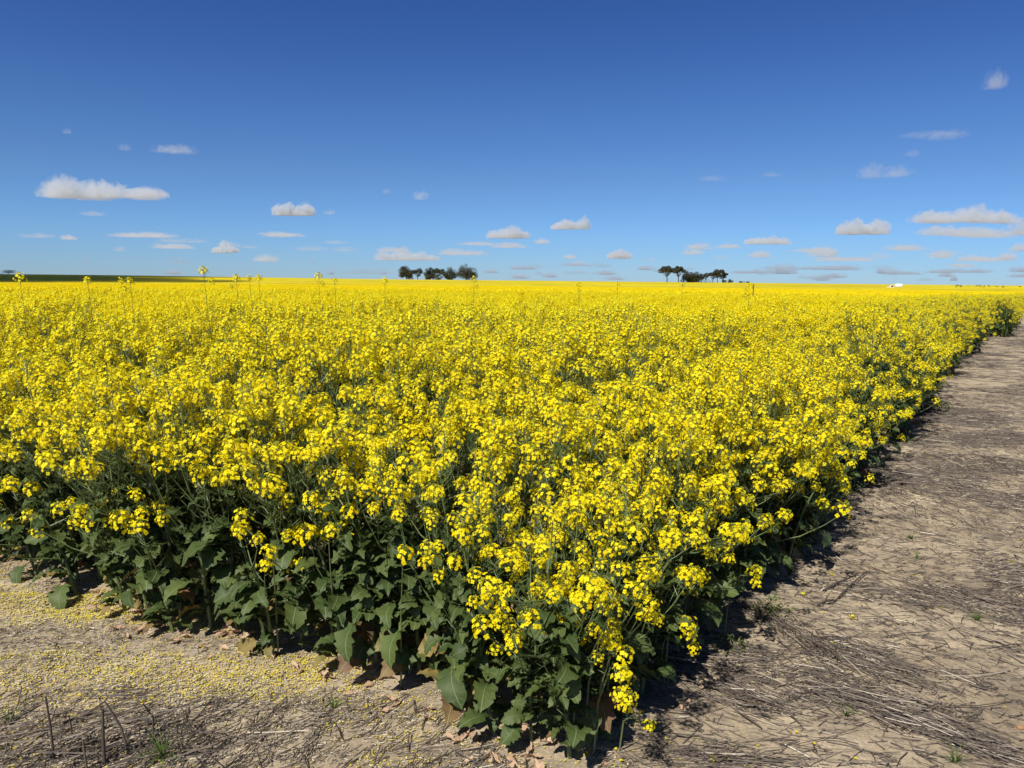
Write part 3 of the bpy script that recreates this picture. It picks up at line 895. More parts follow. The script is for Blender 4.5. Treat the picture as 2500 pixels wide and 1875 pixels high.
def tree(name, px0, px1, top, base, kind, label, group, dist=600, lean=0.0, seed=0):
    rg = np.random.default_rng(900 + seed)
    c = (px0 + px1) / 2
    p = pix_dist(c, base, dist)
    gz = float(terrain(p.x, p.y))
    zt = pix_dist(c, top, dist).z
    H = max(1.5, zt - gz); W = (px1 - px0) / FPX * dist; H *= 1.12
    tm, cm = tree_meshes(rg, H, W * 1.1, kind, lean)
    o = empty(name, (p.x, p.y, gz)); tag(o, label, "tree" if name != 'shrub' else "shrub", group)
    mesh_obj("trunk", tm, o); mesh_obj("crown", cm, o)
G1, G2 = "gum trees of the middle clump on the skyline", "gum trees of the right-hand clump on the skyline"
TREES = [
 ("gum_tree", 976, 1009, 650, 683, 'dense', "tallest rounded gum tree, first in the middle skyline clump", G1, 600, 0),
 ("gum_tree", 1006, 1031, 658, 683, 'open', "thin leaning gum tree touching the tall rounded one", G1, 605, .25),
 ("gum_tree", 1037, 1062, 656, 683, 'dense', "narrow ragged gum tree with a forked top in mid clump", G1, 600, 0),
 ("gum_tree", 1058, 1082, 657, 683, 'open', "sparse see-through gum tree behind the ragged one", G1, 640, 0),
 ("gum_tree", 1058, 1078, 669, 683, 'bush', "low dark gum tree below the sparse see-through one", G1, 590, 0),
 ("gum_tree", 1078, 1113, 657, 683, 'dense', "broad dark gum tree rising to the right in mid clump", G1, 595, .1),
 ("gum_tree", 1116, 1161, 652, 684, 'dense', "wide knobbly gum tree, last in the middle skyline clump", G1, 600, 0),
 ("gum_tree", 1611, 1645, 654, 687, 'umbrella', "taller flat-topped gum tree standing clear on a bare trunk", G2, 560, 0),
 ("gum_tree", 1643, 1669, 655, 687, 'umbrella', "smaller flat-topped gum tree beside the tall clear-trunked one", G2, 560, 0),
 ("gum_tree", 1664, 1696, 664, 688, 'dense', "low dense gum tree on the near side of the wide mass", G2, 570, 0),
 ("gum_tree", 1678, 1712, 663, 688, 'dense', "broad domed gum tree in the centre of the right clump", G2, 565, 0),
 ("gum_tree", 1702, 1719, 668, 688, 'open', "thin-stemmed gum tree at the end of the wide mass", G2, 575, .3),
 ("gum_tree", 1717, 1729, 671, 687, 'umbrella', "little lone round-headed gum tree in the clump's gap", G2, 560, 0),
 ("gum_tree", 1728, 1752, 667, 687, 'umbrella', "spreading layered gum tree right of the clump's gap", G2, 565, 0),
 ("gum_tree", 1740, 1762, 662, 688, 'umbrella', "high-crowned gum tree among the last pair of the clump", G2, 560, 0),
 ("gum_tree", 1754, 1773, 663, 688, 'open', "outermost gum tree of right clump with drooping crown", G2, 565, .2),
 ("shrub", 1762, 1773, 681, 688, 'bush', "small round shrub next to the outermost gum tree", G2, 640, 0),
 ("shrub", 1776, 1788, 680, 688, 'bush', "small slanted shrub standing clear right of the gum clump", G2, 640, 0),
 ("shrub", 1803, 1818, 684, 689, 'bush', "flat dark shrub low on the skyline right of the gums", G2, 660, 0),
 ("shrub", 1822, 1830, 683, 689, 'bush', "tiny last shrub on the skyline right of the gums", G2, 660, 0),
 ("shrub", 1698, 1745, 683, 688, 'bush', "low dark shrub added to stand in for shade beneath the right gum clump", G2, 575, 0),  # added bush, stands in for the strip of tree shade on bare ground
 ("shrub", 1060, 1110, 679, 684, 'bush', "low dark undergrowth shrub beneath the middle gum clump", G1, 598, 0),
 ("gum_tree", 11, 33, 662, 673, 'umbrella', "lone flat-topped tree peeping over the shaded hill", "trees behind the shaded hill", 900, 0),
 ("shrub", -12, 4, 666, 673, 'bush', "dark tree top at the very edge of the shaded hill", "trees behind the shaded hill", 900, 0),
]
for k, t_ in enumerate(TREES): tree(*t_[:9], lean=t_[9], seed=k)

# ------------------------------------------------------------------ clouds: real volumes, about 1.2 km up
def cloud_material(name, D, soft):
    m, N, L = new_mat(name)
    out = N.new("ShaderNodeOutputMaterial")
    vol = N.new("ShaderNodeVolumePrincipled"); vol.inputs["Color"].default_value = (0.80, 0.835, 0.865, 1); vol.inputs["Anisotropy"].default_value = 0.1
    tc = N.new("ShaderNodeTexCoord"); geo = N.new("ShaderNodeNewGeometry")
    ln = N.new("ShaderNodeVectorMath"); ln.operation = 'LENGTH'; L.new(tc.outputs["Object"], ln.inputs[0])
    no = N.new("ShaderNodeTexNoise"); no.inputs["Scale"].default_value = 1.9; no.inputs["Detail"].default_value = 6; no.inputs["Roughness"].default_value = 0.62
    ofs = N.new("ShaderNodeObjectInfo"); ov = N.new("ShaderNodeVectorMath"); ov.operation = 'MULTIPLY_ADD'; ov.inputs[1].default_value = (40, 40, 40)
    mpn = N.new("ShaderNodeMapping"); mpn.inputs["Scale"].default_value = (1.5, 1.5, .8); L.new(tc.outputs["Object"], mpn.inputs["Vector"])
    L.new(ofs.outputs["Random"], ov.inputs[0]); L.new(mpn.outputs[0], ov.inputs[2]); L.new(ov.outputs[0], no.inputs["Vector"])
    a = N.new("ShaderNodeMath"); a.operation = 'MULTIPLY_ADD'; a.inputs[1].default_value = 2.6; a.inputs[2].default_value = -1.3
    L.new(no.outputs["Fac"], a.inputs[0])
    b = N.new("ShaderNodeMath"); b.operation = 'SUBTRACT'; b.inputs[0].default_value = 0.88; L.new(ln.outputs["Value"], b.inputs[1])
    c = N.new("ShaderNodeMath"); c.operation = 'ADD'; L.new(a.outputs[0], c.inputs[0]); L.new(b.outputs[0], c.inputs[1])
    mr = N.new("ShaderNodeMapRange"); mr.interpolation_type = 'SMOOTHSTEP'
    mr.inputs["From Min"].default_value = 0.0; mr.inputs["From Max"].default_value = soft
    mr.inputs["To Min"].default_value = 0; mr.inputs["To Max"].default_value = D
    oi = N.new("ShaderNodeObjectInfo"); sc_ = N.new("ShaderNodeSeparateColor"); L.new(oi.outputs["Color"], sc_.inputs[0])
    mu = N.new("ShaderNodeMath"); mu.operation = 'MULTIPLY'; L.new(sc_.outputs[0], mu.inputs[1])
    L.new(c.outputs[0], mr.inputs["Value"]); L.new(mr.outputs[0], mu.inputs[0]); L.new(mu.outputs[0], vol.inputs["Density"])
    L.new(vol.outputs[0], out.inputs["Volume"])
    return m
CM = {3: cloud_material("cumulus_thick", 0.012, .34), 2: cloud_material("cumulus_mid", 0.0035, .5),
      1: cloud_material("cloud_thin", 0.0010, .6), 0: cloud_material("cloud_wisp", 0.0005, .6)}
import bmesh
def puff_mesh(seed, mat):
    bm = bmesh.new(); bmesh.ops.create_icosphere(bm, subdivisions=3, radius=1)
    rg = random.Random(seed)
    ph = [rg.uniform(0, 6.28) for _ in range(4)]
    for v in bm.verts:
        k = 1 + .10 * math.sin(v.co.x * 4 + ph[0]) + .08 * math.sin(v.co.y * 5 + ph[1])
        v.co *= k
        if v.co.z < -.22: v.co.z = -.22 - (-.22 - v.co.z) * .06
    me = bpy.data.meshes.new("puff"); bm.to_mesh(me); bm.free(); me.materials.append(mat)
    return me
PUFF = {k: [puff_mesh(s * 10 + k, CM[k]) for s in range(3)] for k in CM}

def cloud(px, py, w, h, dens, label, n=1, group="fair-weather clouds above the canola field", seed=0):
    """px, py: centre of the flat base in photo pixels; w, h size in photo pixels"""
    rg = random.Random(seed * 13 + 5)
    d = pix_ray(px, py); el = d.z / math.hypot(d.x, d.y)
    dist = min(200000, max(4000, 1200 / max(el, .001)))
    c = pix_dist(px, py, dist)
    W, H = w / FPX * dist * 1.12, h / FPX * dist * 1.15
    if dens == 3: n = n + 2
    if n == 1:
        o = mesh_obj("cloud", PUFF[dens][seed % 3])
        o.color = (1000.0 / W,) * 3 + (1,)
        o.location = (c.x, c.y, c.z + .22 * H); o.scale = (W / 2, W * .42, H); o.rotation_euler.z = rg.uniform(-.25, .25)
        if abs(o.rotation_euler.z) > 9: pass
        tag(o, label, "cloud", group)
        return
    root = empty("cloud", c); tag(root, label, "cloud", group)
    for i in range(n):
        f = (i + .5) / n * 2 - 1
        wi = W / n * rg.uniform(1.3, 2.0); hi = H * rg.uniform(.45, 1.0) * (1 - .35 * abs(f))
        q = mesh_obj("puff", PUFF[dens][(seed + i) % 3], root)
        q.color = (1000.0 / W,) * 3 + (1,)
        q.location = (f * W * .36, rg.uniform(-.2, .2) * wi, .22 * hi + rg.uniform(0, .05) * H); q.scale = (wi / 2, wi * .5, hi)
CL = [
 (254, 484, 310, 44, 3, "longest white cloud, two-humped, high above the left field", 5),
 (714, 526, 100, 34, 3, "wedge-shaped white cloud with a small grey scrap beside it", 2),
 (805, 523, 38, 9, 1, "small grey scrap beside the wedge-shaped white cloud", 1),
 (692, 577, 105, 16, 2, "flat grey-white cloud below the wedge-shaped one", 2),
 (226, 526, 64, 8, 1, "thin grey streak under the longest white cloud", 1),
 (352, 579, 135, 17, 2, "long flat grey cloud low below the longest one", 3),
 (454, 593, 108, 12, 1, "faint grey streak trailing off the long flat cloud", 2),
 (93, 580, 84, 8, 1, "faint thin streak nearest the left edge of the sky", 1),
 (549, 617, 60, 20, 3, "small bright tufted cloud over the tall flower stem", 1),
 (426, 374, 82, 20, 1, "pale smear of cloud alone in the upper left sky", 2),
 (305, 366, 34, 11, 0, "very faint patch left of the pale upper smear", 1),
 (164, 326, 22, 10, 0, "barely visible speck of cloud in the upper left blue", 1),
 (1026, 486, 48, 16, 1, "lone grey smudge high over the middle gum trees", 1),
 (944, 472, 26, 10, 0, "faint speck left of the lone grey smudge", 1),
 (1241, 582, 112, 28, 3, "white humped cloud left of the cap-shaped one", 2),
 (1392, 560, 104, 32, 3, "bright cap-shaped cloud in the centre of the sky", 2),
 (1511, 632, 62, 28, 3, "small bright dome-shaped cloud above the horizon centre", 1),
 (995, 636, 170, 28, 3, "long lumpy white cloud right above the middle gum trees", 4),
 (1130, 623, 116, 17, 2, "flat grey-white cloud right of the long lumpy one", 2),
 (893, 669, 124, 22, 1, "faint layered cloud left of the middle gum trees", 3),
 (650, 638, 68, 13, 2, "small grey lens cloud low over the left field", 1),
 (1706, 608, 78, 11, 2, "thin grey streak above the right gum trees", 1),
 (1874, 596, 102, 17, 3, "flat white cloud up and right of the gum trees", 2),
 (1855, 628, 58, 13, 2, "small grey-white cloud under the flat white one", 1),
 (2100, 572, 112, 34, 3, "rounded white cloud left of the big stacked pair", 2),
 (2162, 556, 28, 12, 1, "small grey scrap at the rounded white cloud's edge", 1),
 (2161, 431, 108, 32, 1, "dim grey cloud high in the right sky", 2),
 (1740, 440, 78, 9, 0, "faint brownish streak high over the right gum trees", 1),
 (1882, 430, 46, 9, 0, "faint short streak beside the brownish one", 1),
 (2274, 336, 144, 15, 1, "long pale streak high in the upper right sky", 2),
 (2227, 381, 36, 12, 0, "tiny pale patch under the upper right streak", 1),
 (2430, 214, 56, 28, 1, "topmost small pale cloud near the right corner", 1),
 (2368, 544, 240, 36, 3, "widest cloud of the right sky, upper of the stack", 4),
 (2310, 575, 110, 26, 2, "left-hand lower cloud beneath the widest right one", 2),
 (2410, 578, 120, 28, 2, "right-hand lower cloud beneath the widest right one", 2),
 (2492, 572, 56, 26, 2, "grey cloud cut off by the right side of the sky", 1),
 (2012, 626, 72, 20, 2, "grey-white tuft over the long flat right cloud", 1),
 (2052, 638, 136, 13, 2, "long flat cloud low in the right sky", 2),
 (2147, 630, 64, 12, 1, "thin slanting grey cloud beside the long flat one", 1),
 (2298, 629, 54, 13, 2, "small grey hump low under the stacked clouds", 1),
 (2395, 638, 78, 12, 2, "dark flat-based low cloud below the stacked pair", 2),
 (2460, 634, 40, 13, 2, "little domed cloud beside the dark flat-based one", 1),
 (2490, 612, 44, 13, 2, "pale lump near the right side under the grey one", 1),
 (2017, 659, 140, 14, 2, "bright-topped long cloud low toward the right horizon", 3),
 (1910, 668, 78, 20, 2, "bright low cloud right of the gum trees", 1),
 (1825, 668, 92, 14, 2, "pale low bank behind the right gum trees", 2),
 (2190, 670, 80, 16, 2, "pale low cloud above the white vehicle", 2),
 (2352, 666, 92, 15, 2, "lavender low bank right of the white vehicle", 2),
 (1278, 658, 68, 14, 2, "soft grey double cloud low in mid sky", 2),
 (1413, 643, 52, 7, 1, "thin grey dash left of the dome-shaped cloud", 1),
 (1575, 659, 50, 9, 2, "thin pale low cloud right of the dome-shaped one", 1),
 (1342, 677, 44, 9, 2, "pale cloud touching the horizon in mid field", 1),
 (1499, 683, 58, 8, 2, "white sliver on the horizon below the dome cloud", 1),
 (1408, 669, 80, 8, 1, "faint long streak just over the mid horizon", 1),
 (1268, 680, 54, 8, 2, "white sliver on the horizon right of the gums", 1),
 (2008, 685, 48, 10, 2, "white tuft sitting on the right horizon", 1),
 (2036, 678, 62, 9, 2, "pale tuft above the one on the right horizon", 1),
]
for k, c_ in enumerate(CL):
    cloud(c_[0], c_[1], c_[2], c_[3], c_[4], c_[5], c_[6], seed=k)
rg = random.Random(77); SCR = []
for k in range(58):
    x = 2500 * rg.random() ** .62; hy = 672 + x * .0088
    y = hy - 6 - 85 * rg.random() ** 1.7
    w = rg.uniform(24, 95) * (.6 + .5 * (hy - y) / 60); w = min(w, 100)
    SCR.append((x, y, w, rg.uniform(5, 10), rg.choice([1, 1, 2])))
SCR.sort()
for k, q in enumerate(SCR):
    cloud(*q, "thin grey scrap of low cloud, %s of the horizon scraps from the left" % nth(k + 1), 1, "thin cloud scraps over the horizon", seed=100 + k)

# the cloud overhead on the left whose shadow darkens the far left hill
root = empty("cloud", (-700, 60, 500)); tag(root, "low cloud drifting out of view that shades the hill", "cloud")
SHM = cloud_material("cumulus_shading", 0.03, .12)
SHP = puff_mesh(3, SHM)
kx, ky = -500 / math.tan(R(SUN_EL)) * math.sin(R(SUN_AZ)), -500 / math.tan(R(SUN_EL)) * math.cos(R(SUN_AZ))
for (x, y, r0) in ((-560, 680, 330), (-360, 420, 185), (-245, 300, 105), (-172, 232, 66), (-330, 270, 170), (-640, 420, 260)):
    q = mesh_obj("puff", SHP, root); q.location = (x + kx + 700, y + ky - 60, 0); q.scale = (r0 * 1.12, r0 * 1.12, 110)

# ------------------------------------------------------------------ ground litter
def litter_ok(x, y):
    a, b = inside(x, y); return np.minimum(a, b)
rng = np.random.default_rng(5)
def straw_arrays(b, x, y, ang, L, w, tone, lift, rng):
    n = len(x); gz = ground_z(x, y) + lift
    c, s = np.cos(ang), np.sin(ang)
    bend = rng.normal(0, .03, n) * L
    tilt = rng.normal(0, .05, n) * L
    P = []
    for f, o in ((-.5, 0), (0, 1), (.5, 0)):
        P.append(np.stack([x + c * L * f - s * bend * o, y + s * L * f + c * bend * o, gz + tilt * f], 1))
    side = np.stack([-s, c, np.zeros(n)], 1) * w[:, None] * .5
    up = np.array([0, 0, 1.0]) * w[:, None] * .7
    V = []
    for p in P: V += [p - side, p + side, p + up]
    V = np.stack(V, 1)            # n,9,3
    F0 = []
    for i in (0, 1):
        for j in range(3):
            F0.append((i * 3 + j, i * 3 + (j + 1) % 3, (i + 1) * 3 + (j + 1) % 3, (i + 1) * 3 + j))
    F = (np.array(F0)[None] + (np.arange(n) * 9)[:, None, None]).reshape(-1, 4)
    b.add(V.reshape(-1, 3), F, 0, c=np.repeat(tone, 6))

def scatter(n, x0, x1, y0, y1, dens):
    x = rng.uniform(x0, x1, n); y = rng.uniform(y0, y1, n)
    k = rng.random(n) < dens(x, y)
    return x[k], y[k]
sb = MB()
AN1 = math.atan2(N1[1], N1[0])
# trampled stubble on the right-hand strip
def dr(x, y):
    m = litter_ok(x, y); sd = (x - C0[0]) * N1[0] + (y - C0[1]) * N1[1]
    cl = fbm(x * .9 + 3, y * 1.6, 3, 31)
    far = .35 + .65 * np.clip(sd / 1.6, 0, 1)
    return np.where(m < -.02, np.clip(.22 + .85 * (cl > .0) * far + .35 * (cl > .45), 0, 1), 0) * (sd > -.05)
x, y = scatter(330000, .3, 9.5, 1.4, 11.5, dr)
n = len(x); Ls = rng.gamma(2.0, .025, n) + .012
sw = AN1 + .7 * fbm(x * .7, y * .7, 2, 77) + rng.normal(0, .65, n)
straw_arrays(sb, x, y, sw, Ls, rng.uniform(.0018, .0046, n), np.clip(rng.beta(1.0, 2.6, n) + .2 * (rng.random(n) < .15), 0, 1), rng.uniform(.0005, .009, n), rng)
x, y = scatter(11000, .3, 8, 1.4, 10, lambda x, y: dr(x, y) * .7)
n = len(x); sw = AN1 + .8 * fbm(x * .7, y * .7, 2, 77) + rng.normal(0, .42, n)
straw_arrays(sb, x, y, sw, rng.uniform(.10, .34, n), rng.uniform(.0025, .0048, n), np.clip(rng.beta(1.2, 2.6, n), 0, .86), rng.uniform(.004, .02, n), rng)
x, y = scatter(110000, 5, 34, 9, 36, lambda x, y: dr(x, y) * .8)
n = len(x); straw_arrays(sb, x, y, AN1 + rng.normal(0, .4, n), rng.uniform(.08, .35, n), rng.uniform(.005, .011, n), np.clip(rng.beta(1.0, 3.2, n), 0, .85), rng.uniform(.0, .02, n), rng)
# finer chaff on the left
def dl(x, y):
    m = litter_ok(x, y); sd = (x - C0[0]) * N2[0] + (y - C0[1]) * N2[1]
    cl = fbm(x * 1.3 + 9, y * 1.8, 3, 41)
    return np.where(m < 0, np.clip(.38 + .5 * (cl > 0), 0, 1), 0) * (sd > -.1)
x, y = scatter(120000, -4, 1.5, 1.5, 5.2, dl)
n = len(x); straw_arrays(sb, x, y, math.atan2(.83, .62) + .6 * fbm(x, y, 2, 7) + rng.normal(0, .8, n), rng.gamma(2, .008, n) + .005, rng.uniform(.0012, .0032, n), np.clip(np.where(rng.random(n) < .6, rng.beta(1.2, 4, n), rng.uniform(.7, 1.0, n)), 0, 1), rng.uniform(0, .006, n), rng)
x, y = scatter(3200, -2.9, .2, 1.9, 2.9, lambda x, y: dl(x, y) * np.clip(1 - (y - 2.3) * 1.2, 0, 1))
n = len(x); straw_arrays(sb, x, y, math.atan2(.75, .66) + rng.normal(0, .6, n), rng.uniform(.04, .18, n), rng.uniform(.002, .0045, n), np.clip(rng.beta(1.3, 2.2, n), 0, 1), rng.uniform(.002, .02, n), rng)
x, y = rng.normal(-1.42, .30, 260), rng.normal(2.52, .13, 260)
n = len(x); straw_arrays(sb, x, y, math.atan2(.72, .69) + rng.normal(0, .6, n), rng.uniform(.07, .26, n), rng.uniform(.0022, .0050, n), np.clip(rng.beta(1.1, 2.4, n), 0, .9), rng.uniform(.004, .035, n), rng)
for (pa_, pb2, m_, sd_) in (((1995, 1690), (2490, 1862), 420, .05), ((1640, 1850), (1950, 1870), 160, .06), ((1830, 1480), (1990, 1590), 200, .05), ((2050, 1600), (2250, 1680), 260, .10), ((2250, 1430), (2400, 1480), 180, .09), ((1760, 1690), (1900, 1740), 120, .05)):
    ga, gb = pix_ground(*pa_), pix_ground(*pb2); f_ = rng.random(m_)
    x = ga.x + (gb.x - ga.x) * f_ + rng.normal(0, sd_, m_); y = ga.y + (gb.y - ga.y) * f_ + rng.normal(0, sd_, m_)
    straw_arrays(sb, x, y, math.atan2(gb.y - ga.y, gb.x - ga.x) + rng.normal(0, .28, m_), rng.uniform(.04, .22, m_), rng.uniform(.0016, .0036, m_), np.clip(rng.beta(.9, 2.0, m_), 0, .86), rng.uniform(.003, .028, m_), rng)
straw = mesh_obj("straw_litter", sb.mesh("straw_litter", [M_STRAW]))
tag(straw, "loose grey-brown straw and chaff strewn over the soil", "straw", kind="stuff")

# fallen petals
pb_ = MB()
def petals(x, y, lo, hi, tone0, tone1, mi):
    n = len(x); gz = ground_z(x, y) + rng.uniform(.003, .009, n); a = rng.uniform(0, 6.28, n); s = rng.uniform(lo, hi, n)
    V = []
    for cx_, cy_, cz_ in ((-1, -.55, 0), (1, -.55, .25), (1, .55, 0), (-1, .55, .35)):
        V.append(np.stack([x + (cx_ * np.cos(a) - cy_ * np.sin(a)) * s, y + (cx_ * np.sin(a) + cy_ * np.cos(a)) * s, gz + cz_ * s * rng.uniform(0, 1.6, n)], 1))
    V = np.stack(V, 1).reshape(-1, 3)
    pb_.add(V, np.arange(n * 4).reshape(-1, 4), mi, c=rng.uniform(tone0, tone1, n))
def dp(x, y):
    m = -litter_ok(x, y); sd = (x - C0[0]) * N2[0] + (y - C0[1]) * N2[1]; s2 = (x - C0[0]) * E2[0] + (y - C0[1]) * E2[1]
    cl = .62 + 1.1 * fbm(x * 2.2, y * 3.0, 4, 51) + .5 * fbm(x * 11, y * 15, 2, 55)
    v = np.exp(-np.clip(m, 0, 9) / .38) * np.clip(cl, .08, 1.2) * (m > -.35)
    v *= np.clip(.45 + .4 * s2, .25, 1.0)
    return np.where(sd > -.35, v, 0)
x, y = scatter(330000, -4.4, 1.2, 1.6, 6, dp)
petals(x, y, .0020, .0042, .2, 1.0, 0)
x, y = scatter(130000, -4.4, 1.2, 1.6, 6, lambda x, y: dp(x, y) * .8)
petals(x, y, .0022, .0045, .7, 1.0, 1)
def dp2(x, y):
    m = -litter_ok(x, y); sd = (x - C0[0]) * N1[0] + (y - C0[1]) * N1[1]
    return np.where((sd > -.2), .10 * np.exp(-np.clip(m, 0, 9) / .45) * np.clip(.3 + fbm(x * 3, y * 3, 2, 3), 0, 1) + .0014, 0)
x, y = scatter(60000, .2, 8, 1.4, 9, dp2)
petals(x, y, .004, .0075, .2, 1.0, 0)
M_CHAFF = leafy("bleached_petal", [(0.0, (.45, .38, .22)), (1.0, (.72, .66, .48))], transl=.1, rough=.8)
M_FADED = leafy("faded_petal", [(0.0, (.62, .50, .08)), (1.0, (.85, .74, .22))], transl=.2, rough=.8)
x, y = scatter(260000, -4.4, 1.2, 1.6, 6, lambda x, y: dp(x, y) * .8)
petals(x, y, .0018, .0042, .2, 1.0, 2)
pet = mesh_obj("fallen_petals", pb_.mesh("fallen_petals", [M_PETAL, M_CHAFF, M_FADED]))
tag(pet, "fallen yellow petals scattered on the soil along the crop edge", "petals", kind="stuff")

# withered leaves lying along the edge
def crumple(T, rg):
    V, F, M, U, C = T; V = V.copy()
    V[:, 2] *= .35
    f = 38.0
    V[:, 2] += .013 * np.sin(V[:, 0] * f + rg.uniform(0, 6)) * np.cos(V[:, 1] * f * 1.3 + rg.uniform(0, 6)) + rg.normal(0, .003, len(V))
    V[:, 1] *= .75 + .25 * np.sin(V[:, 0] * 30 + rg.uniform(0, 6))
    V[:, 2] -= V[:, 2].min()
    return V, F, M, U, C
rg2 = np.random.default_rng(66)
flatleaf = [crumple(leaf_t(rg2, rg2.uniform(.08, .15), rg2.uniform(.04, .065), 20, .35, petiole=.02, curl=.9), rg2) for _ in range(7)]
FLAT_ME = [mesh_of(T, "dried_leaf", [M_DRY, M_DRY], True) for T in flatleaf]
DL = [(95,1420,'p'),(120,1400,''),(60,1395,''),(150,1395,''),(165,1360,'p'),(30,1375,''),(250,1445,''),(235,1475,''),(280,1490,''),(310,1500,''),(345,1495,''),(300,1512,''),
      (385,1488,''),(420,1505,''),(440,1480,''),(430,1555,''),(470,1560,''),(520,1550,''),(545,1565,''),(510,1575,''),(560,1540,''),(530,1610,''),(565,1592,''),(600,1600,''),
      (720,1650,''),(770,1650,''),(800,1640,''),(860,1660,''),(880,1690,''),(850,1630,''),(905,1680,''),
      (1225,1790,'b'),(1250,1830,'b'),(1235,1865,'b'),(1270,1810,''),(1300,1850,''),(1215,1770,''),(1490,1865,''),(1450,1835,''),(1690,1710,''),(1705,1690,''),(1665,1720,''),(1660,1560,''),
      (1880,1345,''),(1870,1355,''),(2160,1120,''),(2180,1122,''),(2140,1118,''),(1985,1210,''),(640,1560,''),(340,1440,''),(190,1370,''),(1120,1740,''),(1150,1765,''),(950,1730,''),(1010,1745,'')]
rl = random.Random(9)
BASE = []
for i in range(64):
    t_ = rl.uniform(.1, 3.7); q_ = C0 + E2 * t_ + N2 * (float(wob2(np.array(t_))) + rl.uniform(-.12, .13)); BASE.append((q_[0], q_[1]))
for i in range(16):
    t_ = rl.uniform(.2, 6.5); q_ = C0 + E1 * t_ + N1 * (float(wob1(np.array(t_))) + rl.uniform(-.02, .16)); BASE.append((q_[0], q_[1]))
for q_ in BASE:
    v_ = world_to_camera_view(sc, cam, Vector((q_[0], q_[1], 0)))
    if 0 < v_.x < 1 and 0 < v_.y < 1: DL.append((v_.x * 2500, (1 - v_.y) * 1875, 's'))
DL.sort(); DCOUNT = {}
for k, (px, py, f) in enumerate(DL):
    p = pix_ground(px, py); o = mesh_obj("dried_leaf", FLAT_ME[k % 7])
    o.location = (p.x, p.y, float(ground_z(p.x, p.y)) + .002)
    rr = random.Random(k); o.rotation_euler = (rr.gauss(0, .15), rr.gauss(0, .12), rr.uniform(0, 6.28)); o.scale = (rr.uniform(.5, .95) * (1.3 if f == 'b' else .8),) * 3
    if px > 1950: w = "crumpled dead leaf far up the right crop foot"
    elif px > 1600: w = "crumpled tan dead leaf right of the corner plants"
    elif px > 1100: w = "large crumpled brown dead leaf below the corner plants"
    elif px > 620: w = "curled tan dead leaf among petals under the leafy edge"
    elif px > 360: w = "curled tan dead leaf in the thick drift of yellow petals"
    else: w = "pinkish dead leaf among petals at far left"
    DCOUNT[w] = DCOUNT.get(w, 0) + 1; w = nth(DCOUNT[w]) + " " + w + ", left to right"
    tag(o, w, "dead leaf", "dried leaves fallen along the crop edge")

# upright dead stalks left in the soil
def stalk(px, py, hpx, leanx, r, label, seed):
    p = pix_ground(px, py); d = p.length if False else math.hypot(p.x, p.y)
    h = hpx / FPX * math.hypot(d, CAM_H) * 1.08
    rr = np.random.default_rng(seed); b = MB()
    V, F = tube([[0, 0, -.03], [leanx * h * .4, rr.normal(0, .01), h * .5], [leanx * h, rr.normal(0, .015), h]], [r, r * .9, r * .7], 6); b.add(V, F, c=.42)
    V, F = tube([[leanx * h, 0, h - .001], [leanx * h, 0, h + .003]], [r * .7, r * .2], 6); b.add(V, F, c=.85)
    if seed % 3 == 0:
        V, F = tube([[leanx * h * .5, 0, h * .55], [leanx * h * .5 + .02, .01, h * .8]], [r * .6, r * .3], 4); b.add(V, F, c=.5)
    o = mesh_obj("dead_stalk", b.mesh("dead_stalk", [M_STRAW], True)); o.location = (p.x, p.y, float(ground_z(p.x, p.y)))
    tag(o, label, "stalk", "dead stubble stalks standing in the soil")
for k, s_ in enumerate([(133, 1862, 125, -.05, .0042, "tallest thin dead stalk standing at the far lower left"),
    (255, 1872, 105, .0, .006, "thickest pale split stalk standing in the straw"),
    (318, 1838, 105, -.35, .005, "forked dark stalk leaning left beside the pale thick one"),
    (372, 1815, 88, -.03, .0036, "thin dark upright stalk left of the green grass tuft"),
    (215, 1880, 62, -.08, .0036, "short dark stalk close beside the thick pale one"),
    (178, 1805, 44, .05, .003, "shortest dead stalk behind the tallest thin one"),
    (146, 1842, 50, .02, .0024, "small stalk just right of the tallest thin one"),
    (335, 1838, 30, .4, .003, "stubby stalk leaning right near the grass tuft"),
    (2005, 1475, 40, .55, .003, "slanting dead stalk on the bare strip by a broken twig"),
    (1300, 1795, 0, 0, .003, "")]):
    if s_[2]: stalk(*s_, seed=k)
def stick(p0, p1, r, tone, name, label, cat, lift=.02, group=None):
    a, b_ = pix_ground(*p0), pix_ground(*p1)
    b = MB(); mid = (a + b_) / 2
    A = [np.array([a.x - mid.x, a.y - mid.y, 0]), np.array([0, .006, lift]), np.array([b_.x - mid.x, b_.y - mid.y, lift * 1.3])]
    V, F = tube(A, [r, r, r * .6], 6); b.add(V, F, c=tone)
    o = mesh_obj(name, b.mesh(name, [M_STRAW], True)); o.location = (mid.x, mid.y, float(ground_z(mid.x, mid.y)) + r)
    tag(o, label, cat, group)
GS = "long dead stems lying on the soil"
